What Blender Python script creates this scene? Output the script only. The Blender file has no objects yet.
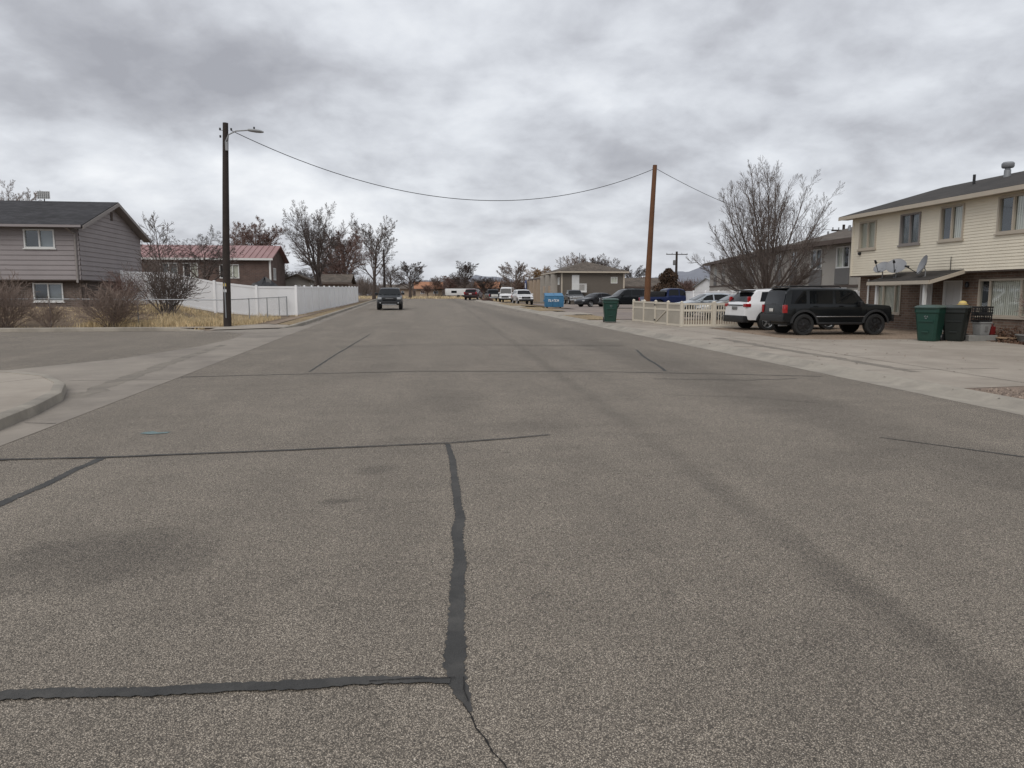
import bpy, bmesh, math, random
from mathutils import Vector, Matrix, noise as mnoise
R = math.radians
PI = math.pi
scn = bpy.context.scene
col = scn.collection

# ------------------------------------------------------------------ terrain
G = 0.0098          # the street climbs gently away from the camera
CAMZ = 1.70

def sm(a, b, x):
    t = min(1.0, max(0.0, (x - a) / (b - a)))
    return t * t * (3 - 2 * t)

def gz(x, y):
    yy = min(max(y, -60), 130)
    z = G * yy
    if x > 10:      # the lots on the right level off
        z2 = G * min(yy, 40) + 0.003 * max(0, yy - 40)
        z = z + (z2 - z) * sm(10, 14, x)
    if x < -8.5:    # the corner yard on the left rises to the house
        z += 0.78 * sm(9.5, 14, -x) * sm(33.3, 37.5, y) * (1 - 0.6 * sm(50, 60, y))
    return z

FPX = 720.0
PIT = math.atan(89 / FPX)
YAW = math.atan(100 / FPX / math.sqrt(1 + (89 / FPX) ** 2))
def at(px, py, Y):
    """world point at street depth Y seen in direction px,py (used for measuring far trees)"""
    a = (px - 512) / FPX; b = -(py - 384) / FPX
    fw = math.cos(PIT) + b * math.sin(PIT); up = -math.sin(PIT) + b * math.cos(PIT)
    X = fw * math.sin(YAW) + a * math.cos(YAW); Yd = fw * math.cos(YAW) - a * math.sin(YAW)
    t = Y / Yd
    return Vector((X * t, Y, CAMZ + up * t))

# ------------------------------------------------------------------ materials
def nodes_of(name):
    m = bpy.data.materials.new(name); m.use_nodes = True
    nt = m.node_tree
    b = nt.nodes['Principled BSDF']
    return m, nt, b

def mat(name, c, rough=0.7, var=0.15, scale=6.0, bump=0.0, bscale=40.0, metal=0.0, coat=0.0, spec=0.5, dirt=None, dirt_amt=0.0, island=0.0):
    m, nt, b = nodes_of(name)
    N = nt.nodes.new; L = nt.links.new
    tc = N('ShaderNodeTexCoord')
    n1 = N('ShaderNodeTexNoise'); n1.inputs['Scale'].default_value = scale; n1.inputs['Detail'].default_value = 6; n1.inputs['Roughness'].default_value = 0.65
    L(tc.outputs['Object'], n1.inputs['Vector'])
    mr = N('ShaderNodeMapRange'); mr.inputs[1].default_value = 0.25; mr.inputs[2].default_value = 0.75
    mr.inputs[3].default_value = 1 - var; mr.inputs[4].default_value = 1 + var
    L(n1.outputs['Fac'], mr.inputs['Value'])
    mx = N('ShaderNodeMix'); mx.data_type = 'RGBA'; mx.blend_type = 'MULTIPLY'; mx.inputs[0].default_value = 1
    mx.inputs['A'].default_value = (*c, 1)
    L(mr.outputs[0], mx.inputs['B'])
    out = mx.outputs['Result']
    if island:
        ge = N('ShaderNodeNewGeometry')
        m3 = N('ShaderNodeMapRange'); m3.inputs[3].default_value = 1 - island; m3.inputs[4].default_value = 1 + island
        L(ge.outputs['Random Per Island'], m3.inputs['Value'])
        m4 = N('ShaderNodeMix'); m4.data_type = 'RGBA'; m4.blend_type = 'MULTIPLY'; m4.inputs[0].default_value = 1
        L(out, m4.inputs['A']); L(m3.outputs[0], m4.inputs['B']); out = m4.outputs['Result']
    if dirt:
        n2 = N('ShaderNodeTexNoise'); n2.inputs['Scale'].default_value = scale * 0.35; n2.inputs['Detail'].default_value = 8; n2.inputs['Roughness'].default_value = 0.7
        mp = N('ShaderNodeMapping'); mp.inputs['Location'].default_value = (7.3, 1.1, 3.7)
        L(tc.outputs['Object'], mp.inputs[0]); L(mp.outputs[0], n2.inputs['Vector'])
        r2 = N('ShaderNodeMapRange'); r2.inputs[1].default_value = 0.45; r2.inputs[2].default_value = 0.68; r2.inputs[4].default_value = dirt_amt
        L(n2.outputs['Fac'], r2.inputs['Value'])
        m2 = N('ShaderNodeMix'); m2.data_type = 'RGBA'; m2.inputs['B'].default_value = (*dirt, 1)
        L(r2.outputs[0], m2.inputs[0]); L(out, m2.inputs['A']); out = m2.outputs['Result']
    L(out, b.inputs['Base Color'])
    b.inputs['Roughness'].default_value = rough; b.inputs['Metallic'].default_value = metal
    b.inputs['Coat Weight'].default_value = coat; b.inputs['Coat Roughness'].default_value = 0.06
    b.inputs['Specular IOR Level'].default_value = spec
    if bump:
        n3 = N('ShaderNodeTexNoise'); n3.inputs['Scale'].default_value = bscale; n3.inputs['Detail'].default_value = 4
        L(tc.outputs['Object'], n3.inputs['Vector'])
        bp = N('ShaderNodeBump'); bp.inputs['Strength'].default_value = bump; bp.inputs['Distance'].default_value = 0.02
        L(n3.outputs['Fac'], bp.inputs['Height']); L(bp.outputs[0], b.inputs['Normal'])
    return m

def brick_mat(name, c1, c2, mortar, sx=1.0):
    m, nt, b = nodes_of(name)
    N = nt.nodes.new; L = nt.links.new
    tc = N('ShaderNodeTexCoord'); sp = N('ShaderNodeSeparateXYZ'); L(tc.outputs['Object'], sp.inputs[0])
    ad = N('ShaderNodeMath'); ad.operation = 'ADD'; L(sp.outputs['X'], ad.inputs[0]); L(sp.outputs['Y'], ad.inputs[1])
    cb = N('ShaderNodeCombineXYZ'); L(ad.outputs[0], cb.inputs['X']); L(sp.outputs['Z'], cb.inputs['Y'])
    br = N('ShaderNodeTexBrick'); L(cb.outputs[0], br.inputs['Vector'])
    br.inputs['Scale'].default_value = 1.0; br.inputs['Brick Width'].default_value = 0.30 * sx; br.inputs['Row Height'].default_value = 0.10 * sx
    br.inputs['Mortar Size'].default_value = 0.012; br.inputs['Color1'].default_value = (*c1, 1); br.inputs['Color2'].default_value = (*c2, 1)
    br.inputs['Mortar'].default_value = (*mortar, 1)
    n1 = N('ShaderNodeTexNoise'); n1.inputs['Scale'].default_value = 1.7; n1.inputs['Detail'].default_value = 7
    L(tc.outputs['Object'], n1.inputs['Vector'])
    mr = N('ShaderNodeMapRange'); mr.inputs[1].default_value = .25; mr.inputs[2].default_value = .75; mr.inputs[3].default_value = .72; mr.inputs[4].default_value = 1.2
    L(n1.outputs['Fac'], mr.inputs['Value'])
    mx = N('ShaderNodeMix'); mx.data_type = 'RGBA'; mx.blend_type = 'MULTIPLY'; mx.inputs[0].default_value = 1
    L(br.outputs['Color'], mx.inputs['A']); L(mr.outputs[0], mx.inputs['B']); L(mx.outputs['Result'], b.inputs['Base Color'])
    b.inputs['Roughness'].default_value = .9
    bp = N('ShaderNodeBump'); bp.inputs['Strength'].default_value = .5; bp.inputs['Distance'].default_value = .01; bp.invert = True
    L(br.outputs['Fac'], bp.inputs['Height']); L(bp.outputs[0], b.inputs['Normal'])
    return m

def shingle_mat(name, c, var=.35):
    m, nt, b = nodes_of(name)
    N = nt.nodes.new; L = nt.links.new
    tc = N('ShaderNodeTexCoord'); sp = N('ShaderNodeSeparateXYZ'); L(tc.outputs['Object'], sp.inputs[0])
    ad = N('ShaderNodeMath'); ad.operation = 'ADD'; L(sp.outputs['X'], ad.inputs[0]); L(sp.outputs['Y'], ad.inputs[1])
    ml = N('ShaderNodeMath'); ml.operation = 'MULTIPLY'; ml.inputs[1].default_value = 3.0; L(sp.outputs['Z'], ml.inputs[0])
    cb = N('ShaderNodeCombineXYZ'); L(ad.outputs[0], cb.inputs['X']); L(ml.outputs[0], cb.inputs['Y'])
    br = N('ShaderNodeTexBrick'); L(cb.outputs[0], br.inputs['Vector'])
    br.inputs['Scale'].default_value = 1; br.inputs['Brick Width'].default_value = .33; br.inputs['Row Height'].default_value = .16
    br.inputs['Mortar Size'].default_value = .012
    br.inputs['Color1'].default_value = (*[v * (1 + var) for v in c], 1); br.inputs['Color2'].default_value = (*[v * (1 - var) for v in c], 1)
    br.inputs['Mortar'].default_value = (*[v * .45 for v in c], 1)
    n1 = N('ShaderNodeTexNoise'); n1.inputs['Scale'].default_value = .9; n1.inputs['Detail'].default_value = 8; L(tc.outputs['Object'], n1.inputs['Vector'])
    mr = N('ShaderNodeMapRange'); mr.inputs[1].default_value = .25; mr.inputs[2].default_value = .75; mr.inputs[3].default_value = .75; mr.inputs[4].default_value = 1.25
    L(n1.outputs['Fac'], mr.inputs['Value'])
    mx = N('ShaderNodeMix'); mx.data_type = 'RGBA'; mx.blend_type = 'MULTIPLY'; mx.inputs[0].default_value = 1
    L(br.outputs['Color'], mx.inputs['A']); L(mr.outputs[0], mx.inputs['B']); L(mx.outputs['Result'], b.inputs['Base Color'])
    b.inputs['Roughness'].default_value = .95
    return m

def glass_mat(name, tint=(.012, .014, .016), rough=.04, trans=0.0):
    m, nt, b = nodes_of(name)
    N = nt.nodes.new; L = nt.links.new
    tc = N('ShaderNodeTexCoord'); n1 = N('ShaderNodeTexNoise'); n1.inputs['Scale'].default_value = 1.3; n1.inputs['Detail'].default_value = 2
    L(tc.outputs['Object'], n1.inputs['Vector'])
    bp = N('ShaderNodeBump'); bp.inputs['Strength'].default_value = .05; bp.inputs['Distance'].default_value = .02
    L(n1.outputs['Fac'], bp.inputs['Height']); L(bp.outputs[0], b.inputs['Normal'])
    b.inputs['Base Color'].default_value = (*tint, 1); b.inputs['Roughness'].default_value = rough
    b.inputs['Specular IOR Level'].default_value = .5
    if trans:
        gl = N('ShaderNodeBsdfGlossy'); gl.inputs['Roughness'].default_value = rough; gl.inputs['Color'].default_value = (.9, .95, 1, 1)
        L(bp.outputs[0], gl.inputs['Normal'])
        tr = N('ShaderNodeBsdfTransparent'); tr.inputs['Color'].default_value = (.86, .9, .9, 1)
        fr = N('ShaderNodeLayerWeight'); fr.inputs['Blend'].default_value = .5
        pw = N('ShaderNodeMath'); pw.operation = 'POWER'; pw.inputs[1].default_value = 4; L(fr.outputs['Facing'], pw.inputs[0])
        md = N('ShaderNodeMath'); md.operation = 'ADD'; md.inputs[1].default_value = 1 - trans; md.use_clamp = True; L(pw.outputs[0], md.inputs[0])
        ms = N('ShaderNodeMixShader'); L(md.outputs[0], ms.inputs[0]); L(tr.outputs[0], ms.inputs[1]); L(gl.outputs[0], ms.inputs[2])
        L(ms.outputs[0], nt.nodes['Material Output'].inputs['Surface'])
    return m

M = {}
M['asphalt_dark'] = mat('crack_sealant', (.043, .042, .040), .9, .3, 9, .5, 90, dirt=(.085, .080, .073), dirt_amt=.75)
M['concrete'] = mat('pale_concrete', (.315, .276, .230), .9, .15, 1.1, .2, 90, dirt=(.22, .187, .152), dirt_amt=.8)
M['curb'] = mat('curb_concrete', (.30, .27, .225), .9, .16, 2.2, .2, 80, dirt=(.16, .145, .125), dirt_amt=.75)
M['pan'] = mat('gutter_concrete', (.245, .215, .18), .9, .18, .9, .2, 80, dirt=(.15, .13, .11), dirt_amt=.9)
M['dirt'] = mat('bare_dirt', (.235, .175, .125), .95, .25, .7, .5, 30, dirt=(.17, .125, .085), dirt_amt=.8)
M['lawn'] = mat('dormant_lawn', (.235, .175, .10), .95, .3, 1.2, .8, 45, dirt=(.14, .10, .065), dirt_amt=.7)
M['straw'] = mat('dry_grass_blades', (.58, .46, .275), .8, .2, 2, island=.45)
M['gravel'] = mat('brown_gravel', (.20, .15, .115), .95, .3, 8, .6, 60, dirt=(.10, .075, .06), dirt_amt=.7)
M['pebble'] = mat('gravel_stones', (.23, .18, .145), .9, .2, 20, island=.5)
M['lot'] = mat('old_parking_asphalt', (.20, .165, .145), .95, .2, .5, .3, 60, dirt=(.26, .21, .165), dirt_amt=.8)
M['bark'] = mat('grey_brown_bark', (.070, .052, .043), .9, .3, 8, .5, 30)
M['twig'] = mat('bare_twigs', (.112, .088, .076), .85, .3, 5)
M['twig_dark'] = mat('dark_bare_twigs', (.085, .066, .058), .85, .3, 5)
M['twig_red'] = mat('reddish_bare_twigs', (.165, .105, .088), .85, .3, 3)
M['twig_gold'] = mat('golden_bare_twigs', (.24, .150, .072), .85, .3, 3)
M['twig_tan'] = mat('tan_shrub_twigs', (.185, .138, .112), .85, .3, 3)
M['juniper'] = mat('rusty_juniper', (.062, .036, .020), .9, .4, 4, island=.5)
M['siding_grey'] = mat('mauve_grey_siding', (.275, .246, .244), .7, .07, 1.2, dirt=(.20, .178, .172), dirt_amt=.35)
M['siding_cream'] = mat('cream_siding', (.74, .675, .545), .6, .05, 1.1, dirt=(.60, .545, .44), dirt_amt=.4)
M['trim_grey'] = mat('taupe_trim', (.24, .215, .20), .6, .06, 2)
M['trim_cream'] = mat('beige_trim', (.44, .385, .31), .6, .06, 2)
M['trim_brown'] = mat('dark_brown_trim', (.085, .062, .050), .7, .1, 2)
M['white'] = mat('white_vinyl', (.84, .84, .84), .45, .04, 1.5, dirt=(.70, .69, .67), dirt_amt=.4)
M['white_frame'] = mat('white_window_frame', (.66, .66, .64), .45, .04, 3)
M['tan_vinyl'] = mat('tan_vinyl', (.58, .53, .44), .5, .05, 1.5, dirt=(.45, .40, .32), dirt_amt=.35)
M['tan_shade'] = mat('shaded_tan_picket', (.37, .335, .28), .6, .08, 3, dirt=(.30, .27, .22), dirt_amt=.5)  # tan vinyl again, darkened to paint in the shade between the gate-side pickets
M['brick_brown'] = brick_mat('brown_brick', (.135, .086, .062), (.20, .135, .10), (.21, .18, .15))
M['brick_grey'] = brick_mat('grey_brown_brick', (.10, .075, .062), (.14, .105, .088), (.16, .14, .125))
M['brick_red'] = brick_mat('dark_red_brick', (.10, .062, .050), (.135, .085, .068), (.13, .11, .10))
M['shingle_dark'] = shingle_mat('charcoal_shingles', (.034, .033, .036))
M['shingle_brown'] = shingle_mat('brown_shingles', (.036, .031, .027))
M['shingle_tan'] = shingle_mat('weathered_shingles', (.105, .085, .068))
M['red_metal'] = mat('faded_red_metal_roof', (.29, .165, .158), .5, .12, .8, dirt=(.27, .11, .10), dirt_amt=.4)
M['glass'] = glass_mat('dark_window_glass')
M['car_glass'] = glass_mat('tinted_car_glass', (.006, .007, .008), .02); M['car_glass'].node_tree.nodes['Principled BSDF'].inputs['Specular IOR Level'].default_value = .28
M['clear'] = glass_mat('window_glass', trans=.90)
M['blind'] = mat('pale_blinds', (.74, .70, .60), .8, .05, 3)
M['curtain'] = mat('grey_curtain', (.24, .25, .26), .9, .1, 2)
M['dark'] = mat('dark_interior', (.018, .018, .019), .9, .1, 2)
M['door_white'] = mat('white_door_paint', (.55, .55, .54), .5, .05, 2)
M['pole_dark'] = mat('dark_creosote_wood', (.030, .022, .018), .9, .35, 3, .4, 25)
M['pole_orange'] = mat('orange_brown_pole_wood', (.125, .055, .024), .85, .25, 2.5, .3, 25)
M['pole_pale'] = mat('weathered_pole_wood', (.25, .18, .13), .9, .2, 3)
M['galv'] = mat('galvanised_steel', (.30, .31, .32), .5, .1, 8, metal=.6)
M['grey_paint'] = mat('grey_painted_metal', (.26, .265, .27), .55, .08, 5)
M['dish'] = mat('grey_dish_paint', (.21, .215, .225), .5, .08, 5)
M['black'] = mat('black_plastic', (.012, .012, .013), .5, .15, 8)
M['wire'] = mat('black_cable', (.02, .02, .022), .6, .1, 4)
M['tyre'] = mat('tyre_rubber', (.014, .014, .014), .85, .2, 12)
M['rim_black'] = mat('black_alloy', (.012, .012, .013), .35, .1, 9)
M['rim_silver'] = mat('silver_alloy', (.42, .43, .44), .35, .05, 9, metal=.7)
M['chrome'] = mat('chrome_trim', (.5, .5, .5), .25, .05, 9, metal=.9)
M['red_lens'] = mat('red_lens', (.30, .012, .014), .15, .1, 9, coat=.5)
M['clear_lens'] = mat('headlight_lens', (.42, .43, .44), .12, .1, 12, coat=.6)
M['plate'] = mat('licence_plate_white', (.62, .60, .56), .5, .12, 30)
M['bin_green'] = mat('green_bin_plastic', (.006, .042, .030), .5, .12, 3, dirt=(.03, .06, .045), dirt_amt=.4)
M['bin_dark'] = mat('blackish_green_bin_plastic', (.004, .007, .006), .5, .12, 3, dirt=(.025, .035, .028), dirt_amt=.4)
M['bin_dark_lid'] = mat('grey_black_lid', (.035, .042, .042), .45, .15, 4)
M['bin_lid'] = mat('faded_dark_green_lid', (.035, .066, .055), .45, .15, 4)
M['dump_blue'] = mat('blue_dumpster_paint', (.045, .165, .30), .55, .12, 2)
M['yellow'] = mat('straw_yellow_plastic', (.56, .42, .13), .6, .1, 6)
M['bucket'] = mat('grey_bucket_plastic', (.24, .24, .235), .6, .1, 5)
M['red_can'] = mat('red_plastic', (.15, .012, .012), .5, .1, 6)
M['planter'] = mat('grey_stoneware', (.22, .215, .20), .8, .15, 8)
M['wood'] = mat('raw_lumber', (.36, .25, .16), .8, .15, 6)
M['log'] = mat('split_log', (.14, .085, .055), .9, .25, 9)
M['leaf_dry'] = mat('dead_leaves', (.105, .058, .036), .9, .2, 6, island=.5)
M['stucco'] = mat('greige_stucco', (.36, .335, .30), .9, .06, 2, dirt=(.30, .275, .245), dirt_amt=.4)
M['stucco_dark'] = mat('grey_panel', (.15, .145, .14), .85, .06, 2)
M['siding_olive'] = mat('grey_olive_siding', (.115, .098, .080), .8, .08, 2)
M['far_tan'] = mat('tan_house_wall', (.36, .285, .215), .9, .08, 2)
M['far_brown'] = mat('brown_house_wall', (.17, .12, .09), .9, .1, 2)
M['orange_roof'] = mat('orange_clay_roof', (.33, .155, .085), .9, .15, 2)
M['rv_white'] = mat('white_fibreglass', (.66, .66, .65), .4, .05, 1)
M['cloud_blue'] = mat('blue_banner', (.06, .09, .22), .6, .1, 3)
M['teal_mark'] = mat('teal_spray_paint', (.13, .185, .185), .8, .3, 30)

def paint(name, c, metal=.3, rough=.32):
    return mat(name, c, rough, .05, 2, metal=metal, coat=.8 if max(c) > .2 else .25, spec=.5 if max(c) > .2 else .3, dirt=[v * .8 + .006 for v in c], dirt_amt=.3)

# ------------------------------------------------------------------ object helpers
def link(name, me, parent=None):
    o = bpy.data.objects.new(name, me); col.objects.link(o)
    if parent is not None: o.parent = parent
    return o

def tag(o, label, cat, group=None):
    o['label'] = label; o['category'] = cat
    if group: o['group'] = group
    return o

def thing(name, label, cat, loc=(0, 0, 0), rz=0.0, group=None):
    o = bpy.data.objects.new(name, None); col.objects.link(o)
    o.empty_display_size = .3
    o.location = loc; o.rotation_euler = (0, 0, rz)
    return tag(o, label, cat, group)

def copy_tree(o, parent=None):
    c = o.copy(); col.objects.link(c)
    if parent is not None: c.parent = parent
    for ch in list(o.children): copy_tree(ch, c)
    return c

class MB:
    """collects geometry for one mesh"""
    def __init__(s): s.v = []; s.f = []
    def quad(s, a, b, c, d):
        n = len(s.v); s.v += [tuple(a), tuple(b), tuple(c), tuple(d)]; s.f.append((n, n + 1, n + 2, n + 3))
    def poly(s, pts):
        n = len(s.v); s.v += [tuple(p) for p in pts]; s.f.append(tuple(range(n, n + len(pts))))
    def box(s, x0, x1, y0, y1, z0, z1, T=None):
        P = [(x, y, z) for z in (z0, z1) for (x, y) in ((x0, y0), (x1, y0), (x1, y1), (x0, y1))]
        if T: P = [T(p) for p in P]
        n = len(s.v); s.v += [tuple(p) for p in P]
        for f in ((3, 2, 1, 0), (4, 5, 6, 7), (0, 1, 5, 4), (1, 2, 6, 5), (2, 3, 7, 6), (3, 0, 4, 7)):
            s.f.append(tuple(n + i for i in f))
    def hexa(s, bot, top):
        n = len(s.v); s.v += [tuple(p) for p in bot] + [tuple(p) for p in top]
        for f in ((3, 2, 1, 0), (4, 5, 6, 7), (0, 1, 5, 4), (1, 2, 6, 5), (2, 3, 7, 6), (3, 0, 4, 7)):
            s.f.append(tuple(n + i for i in f))
    def tube(s, pts, rad, k=8, cap=True):
        pts = [Vector(p) for p in pts]
        if not hasattr(rad, '__len__'): rad = [rad] * len(pts)
        n0 = len(s.v); prev = None
        for i, p in enumerate(pts):
            d = (pts[min(i + 1, len(pts) - 1)] - pts[max(i - 1, 0)])
            if d.length < 1e-9: d = Vector((0, 0, 1))
            d.normalize()
            if prev is None:
                u = d.cross(Vector((0, 0, 1)) if abs(d.z) < .9 else Vector((1, 0, 0))).normalized()
            else:
                u = (prev - d * prev.dot(d))
                u = u.normalized() if u.length > 1e-6 else d.cross(Vector((1, 0, 0))).normalized()
            prev = u; w = d.cross(u)
            for j in range(k):
                a = 2 * PI * j / k
                s.v.append(tuple(p + (u * math.cos(a) + w * math.sin(a)) * rad[i]))
        for i in range(len(pts) - 1):
            for j in range(k):
                a = n0 + i * k + j; b = n0 + i * k + (j + 1) % k
                s.f.append((a, b, b + k, a + k))
        if cap:
            s.f.append(tuple(n0 + j for j in range(k))[::-1])
            s.f.append(tuple(n0 + (len(pts) - 1) * k + j for j in range(k)))
    def lathe(s, prof, k=24, T=None, close=True):
        """prof: (r, h); axis z, optional transform"""
        n0 = len(s.v)
        for r, h in prof:
            for j in range(k):
                a = 2 * PI * j / k; p = (r * math.cos(a), r * math.sin(a), h)
                s.v.append(tuple(T(p)) if T else p)
        for i in range(len(prof) - 1):
            for j in range(k):
                a = n0 + i * k + j; b = n0 + i * k + (j + 1) % k
                s.f.append((a, b, b + k, a + k))
        if close:
            s.f.append(tuple(n0 + j for j in range(k))[::-1])
            s.f.append(tuple(n0 + (len(prof) - 1) * k + j for j in range(k)))
    def build(s, name, m, parent=None, smooth=False, bevel=0, ang=35):
        me = bpy.data.meshes.new(name); me.from_pydata(s.v, [], s.f); me.materials.append(m)
        me.validate()
        if bevel:
            bm = bmesh.new(); bm.from_mesh(me)
            bmesh.ops.remove_doubles(bm, verts=bm.verts, dist=1e-5)
            bmesh.ops.recalc_face_normals(bm, faces=bm.faces)
            es = [e for e in bm.edges if len(e.link_faces) == 2 and e.calc_face_angle(0) > .6]
            bmesh.ops.bevel(bm, geom=es, offset=bevel, segments=2, affect='EDGES', profile=.6)
            bm.to_mesh(me); bm.free()
        if smooth:
            me.polygons.foreach_set('use_smooth', [True] * len(me.polygons))
            try: me.set_sharp_from_angle(angle=R(ang))
            except Exception: pass
        return link(name, me, parent)

class Face:
    """vertical plane: origin o (x,y), direction u along the wall, outward normal n"""
    def __init__(s, ox, oy, ux, uy, nx, ny): s.o = (ox, oy); s.u = (ux, uy); s.n = (nx, ny)
    def p(s, u, z, n=0.0): return (s.o[0] + s.u[0] * u + s.n[0] * n, s.o[1] + s.u[1] * u + s.n[1] * n, z)
    def box(s, mb, u0, u1, z0, z1, n0, n1):
        mb.hexa([s.p(u0, z0, n1), s.p(u1, z0, n1), s.p(u1, z0, n0), s.p(u0, z0, n0)],
                [s.p(u0, z1, n1), s.p(u1, z1, n1), s.p(u1, z1, n0), s.p(u0, z1, n0)])

def wall(mb, F, z0, z1, span, holes=(), bh=None, tilt=.02, n0=0.0):
    """a wall face with real openings; bh = lap height for lap siding"""
    zs = {z0, z1}
    for h in holes:
        for z in (h[2], h[3]):
            if z0 < z < z1: zs.add(z)
    laps = []
    if bh:
        k = 0
        while z0 + k * bh < z1: zs.add(z0 + k * bh); laps.append(z0 + k * bh); k += 1
    zs = sorted(zs)
    for a, b in zip(zs, zs[1:]):
        if b - a < 1e-4: continue
        def nn(z, up):
            if not bh: return n0
            k = math.floor((z - z0) / bh + (1e-6 if up else -1e-6)); fr = (z - z0) / bh - k
            return n0 + tilt * (1 - fr)
        (ua, ub), (uc, ud) = span(a), span(b)
        hs = sorted([(h[0], h[1]) for h in holes if h[2] < b - 1e-5 and h[3] > a + 1e-5])
        edges = []; cur = (ua, uc)
        for h in hs:
            edges.append((cur, (h[0], h[0]))); cur = (h[1], h[1])
        edges.append((cur, (ub, ud)))
        na, nb = nn(a, True), nn(b, False)
        for (l0, l1), (r0, r1) in edges:
            if r0 - l0 < 1e-4 and r1 - l1 < 1e-4: continue
            mb.quad(F.p(l0, a, na), F.p(r0, a, na), F.p(r1, b, nb), F.p(l1, b, nb))
            if bh and any(abs(a - q) < 1e-6 for q in laps) and a > z0:
                mb.quad(F.p(l0, a, n0), F.p(r0, a, n0), F.p(r0, a, na), F.p(l0, a, na))

def window(F, parent, u0, u1, z0, z1, frame, mulls=(), fw=.06, back='blind', n_out=.035, sill=True, glass='clear', bars=()):
    f = MB()
    F.box(f, u0, u0 + fw, z0, z1, -.12, n_out); F.box(f, u1 - fw, u1, z0, z1, -.12, n_out)
    F.box(f, u0 + fw, u1 - fw, z0, z0 + fw, -.12, n_out - .002); F.box(f, u0 + fw, u1 - fw, z1 - fw, z1, -.12, n_out - .002)
    for t in mulls:
        u = u0 + (u1 - u0) * t; F.box(f, u - fw * .5, u + fw * .5, z0 + fw, z1 - fw, -.05, n_out - .012)
    for t in bars:
        z = z0 + (z1 - z0) * t; F.box(f, u0 + fw, u1 - fw, z - .012, z + .012, -.045, -.005)
    w = f.build('window', M[frame], parent)
    p = MB(); p.quad(F.p(u0 + fw * .5, z0 + fw * .5, -.03), F.p(u1 - fw * .5, z0 + fw * .5, -.03), F.p(u1 - fw * .5, z1 - fw * .5, -.03), F.p(u0 + fw * .5, z1 - fw * .5, -.03))
    p.build('pane', M[glass], w)
    if glass == 'clear':
        b = MB(); segs = [0] + list(mulls) + [1]
        if back == 'half':       # one half covered by the blind
            parts = [(0, segs[1], 'dark'), (segs[1], 1, 'blind')]
        elif back == 'rear_dark':
            parts = [(0, segs[1], 'curtain'), (segs[1], 1, 'dark')]
        elif back == 'curtained':
            parts = [(0, segs[1], 'curtain'), (segs[1], 1, 'curtain')]
        else: parts = [(0, 1, back)]
        for a, c, mm in parts:
            q = MB(); ua, ub = u0 + (u1 - u0) * a, u0 + (u1 - u0) * c
            n = max(2, int((ub - ua) / .085))
            for i in range(n):
                x0 = ua + (ub - ua) * i / n; x1 = ua + (ub - ua) * (i + 1) / n
                dz = .012 if mm != 'dark' else 0
                q.quad(F.p(x0, z0, -.10), F.p(x1, z0, -.10 + dz), F.p(x1, z1, -.10 + dz), F.p(x0, z1, -.10))
            q.build('blind' if mm != 'dark' else 'dark_room', M[mm], w)
    if sill:
        s_ = MB(); F.box(s_, u0 - .05, u1 + .05, z0 - .06, z0 - .003, -.02, n_out + .03); s_.build('sill', M[frame], w)
    return w

def slab(mb, a, b, c, d, t):
    """roof slope: four corners of the top face, thickness t downward"""
    top = [Vector(p) for p in (a, b, c, d)]
    bot = [p - Vector((0, 0, t)) for p in top]
    mb.hexa(bot, top)

def struct(mb, name, m, **k):
    o = mb.build(name, m, **k); o['kind'] = 'structure'; return o

# ------------------------------------------------------------------ ground, road, kerbs
def axis(fine, lo, hi):
    a = [lo * 1.0]
    return a
def make_ground():
    xs = [-9000, -3000, -1000, -400, -150, -80] + [-50 + i for i in range(0, 41)] + [-9.5 + .5 * i for i in range(0, 60)] + [21 + i for i in range(0, 20)] + [45, 60, 80, 150, 400, 1000, 3000, 9000]
    ys = [-3000, -1000, -300, -100, -60, -40] + [-30 + 2 * i for i in range(0, 29)] + [27 + .7 * i for i in range(0, 40)] + [56 + 3 * i for i in range(0, 26)] + [140, 180, 260, 400, 800, 1500, 3000, 6000, 12000]
    mb = MB(); nx = len(xs)
    for y in ys:
        for x in xs:
            mb.v.append((x, y, gz(x, y) - .03))
    for j in range(len(ys) - 1):
        for i in range(nx - 1):
            a = j * nx + i; mb.f.append((a, a + 1, a + nx + 1, a + nx))
    # one material: bare dirt with dormant grass
    m, nt, b = nodes_of('dirt_and_dormant_grass')
    N = nt.nodes.new; L = nt.links.new
    tc = N('ShaderNodeTexCoord')
    def nz(s, d=8, r=.65):
        n = N('ShaderNodeTexNoise'); n.inputs['Scale'].default_value = s; n.inputs['Detail'].default_value = d; n.inputs['Roughness'].default_value = r
        L(tc.outputs['Object'], n.inputs['Vector']); return n.outputs['Fac']
    r1 = N('ShaderNodeValToRGB'); L(nz(.35), r1.inputs[0])
    e = r1.color_ramp.elements; e[0].position = .3; e[0].color = (.13, .092, .06, 1); e[1].position = .7; e[1].color = (.245, .18, .115, 1)
    mid = e.new(.5); mid.color = (.19, .14, .095, 1)
    mx = N('ShaderNodeMix'); mx.data_type = 'RGBA'; mx.blend_type = 'MULTIPLY'; mx.inputs[0].default_value = 1
    mr = N('ShaderNodeMapRange'); mr.inputs[1].default_value = .3; mr.inputs[2].default_value = .7; mr.inputs[3].default_value = .6; mr.inputs[4].default_value = 1.35
    L(nz(14, 6), mr.inputs['Value']); L(r1.outputs[0], mx.inputs['A']); L(mr.outputs[0], mx.inputs['B']); L(mx.outputs['Result'], b.inputs['Base Color'])
    b.inputs['Roughness'].default_value = .95
    bp = N('ShaderNodeBump'); bp.inputs['Strength'].default_value = .7; bp.inputs['Distance'].default_value = .05; L(nz(18, 6), bp.inputs['Height']); L(bp.outputs[0], b.inputs['Normal'])
    return struct(mb, 'ground', m, smooth=True)
make_ground()

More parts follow.
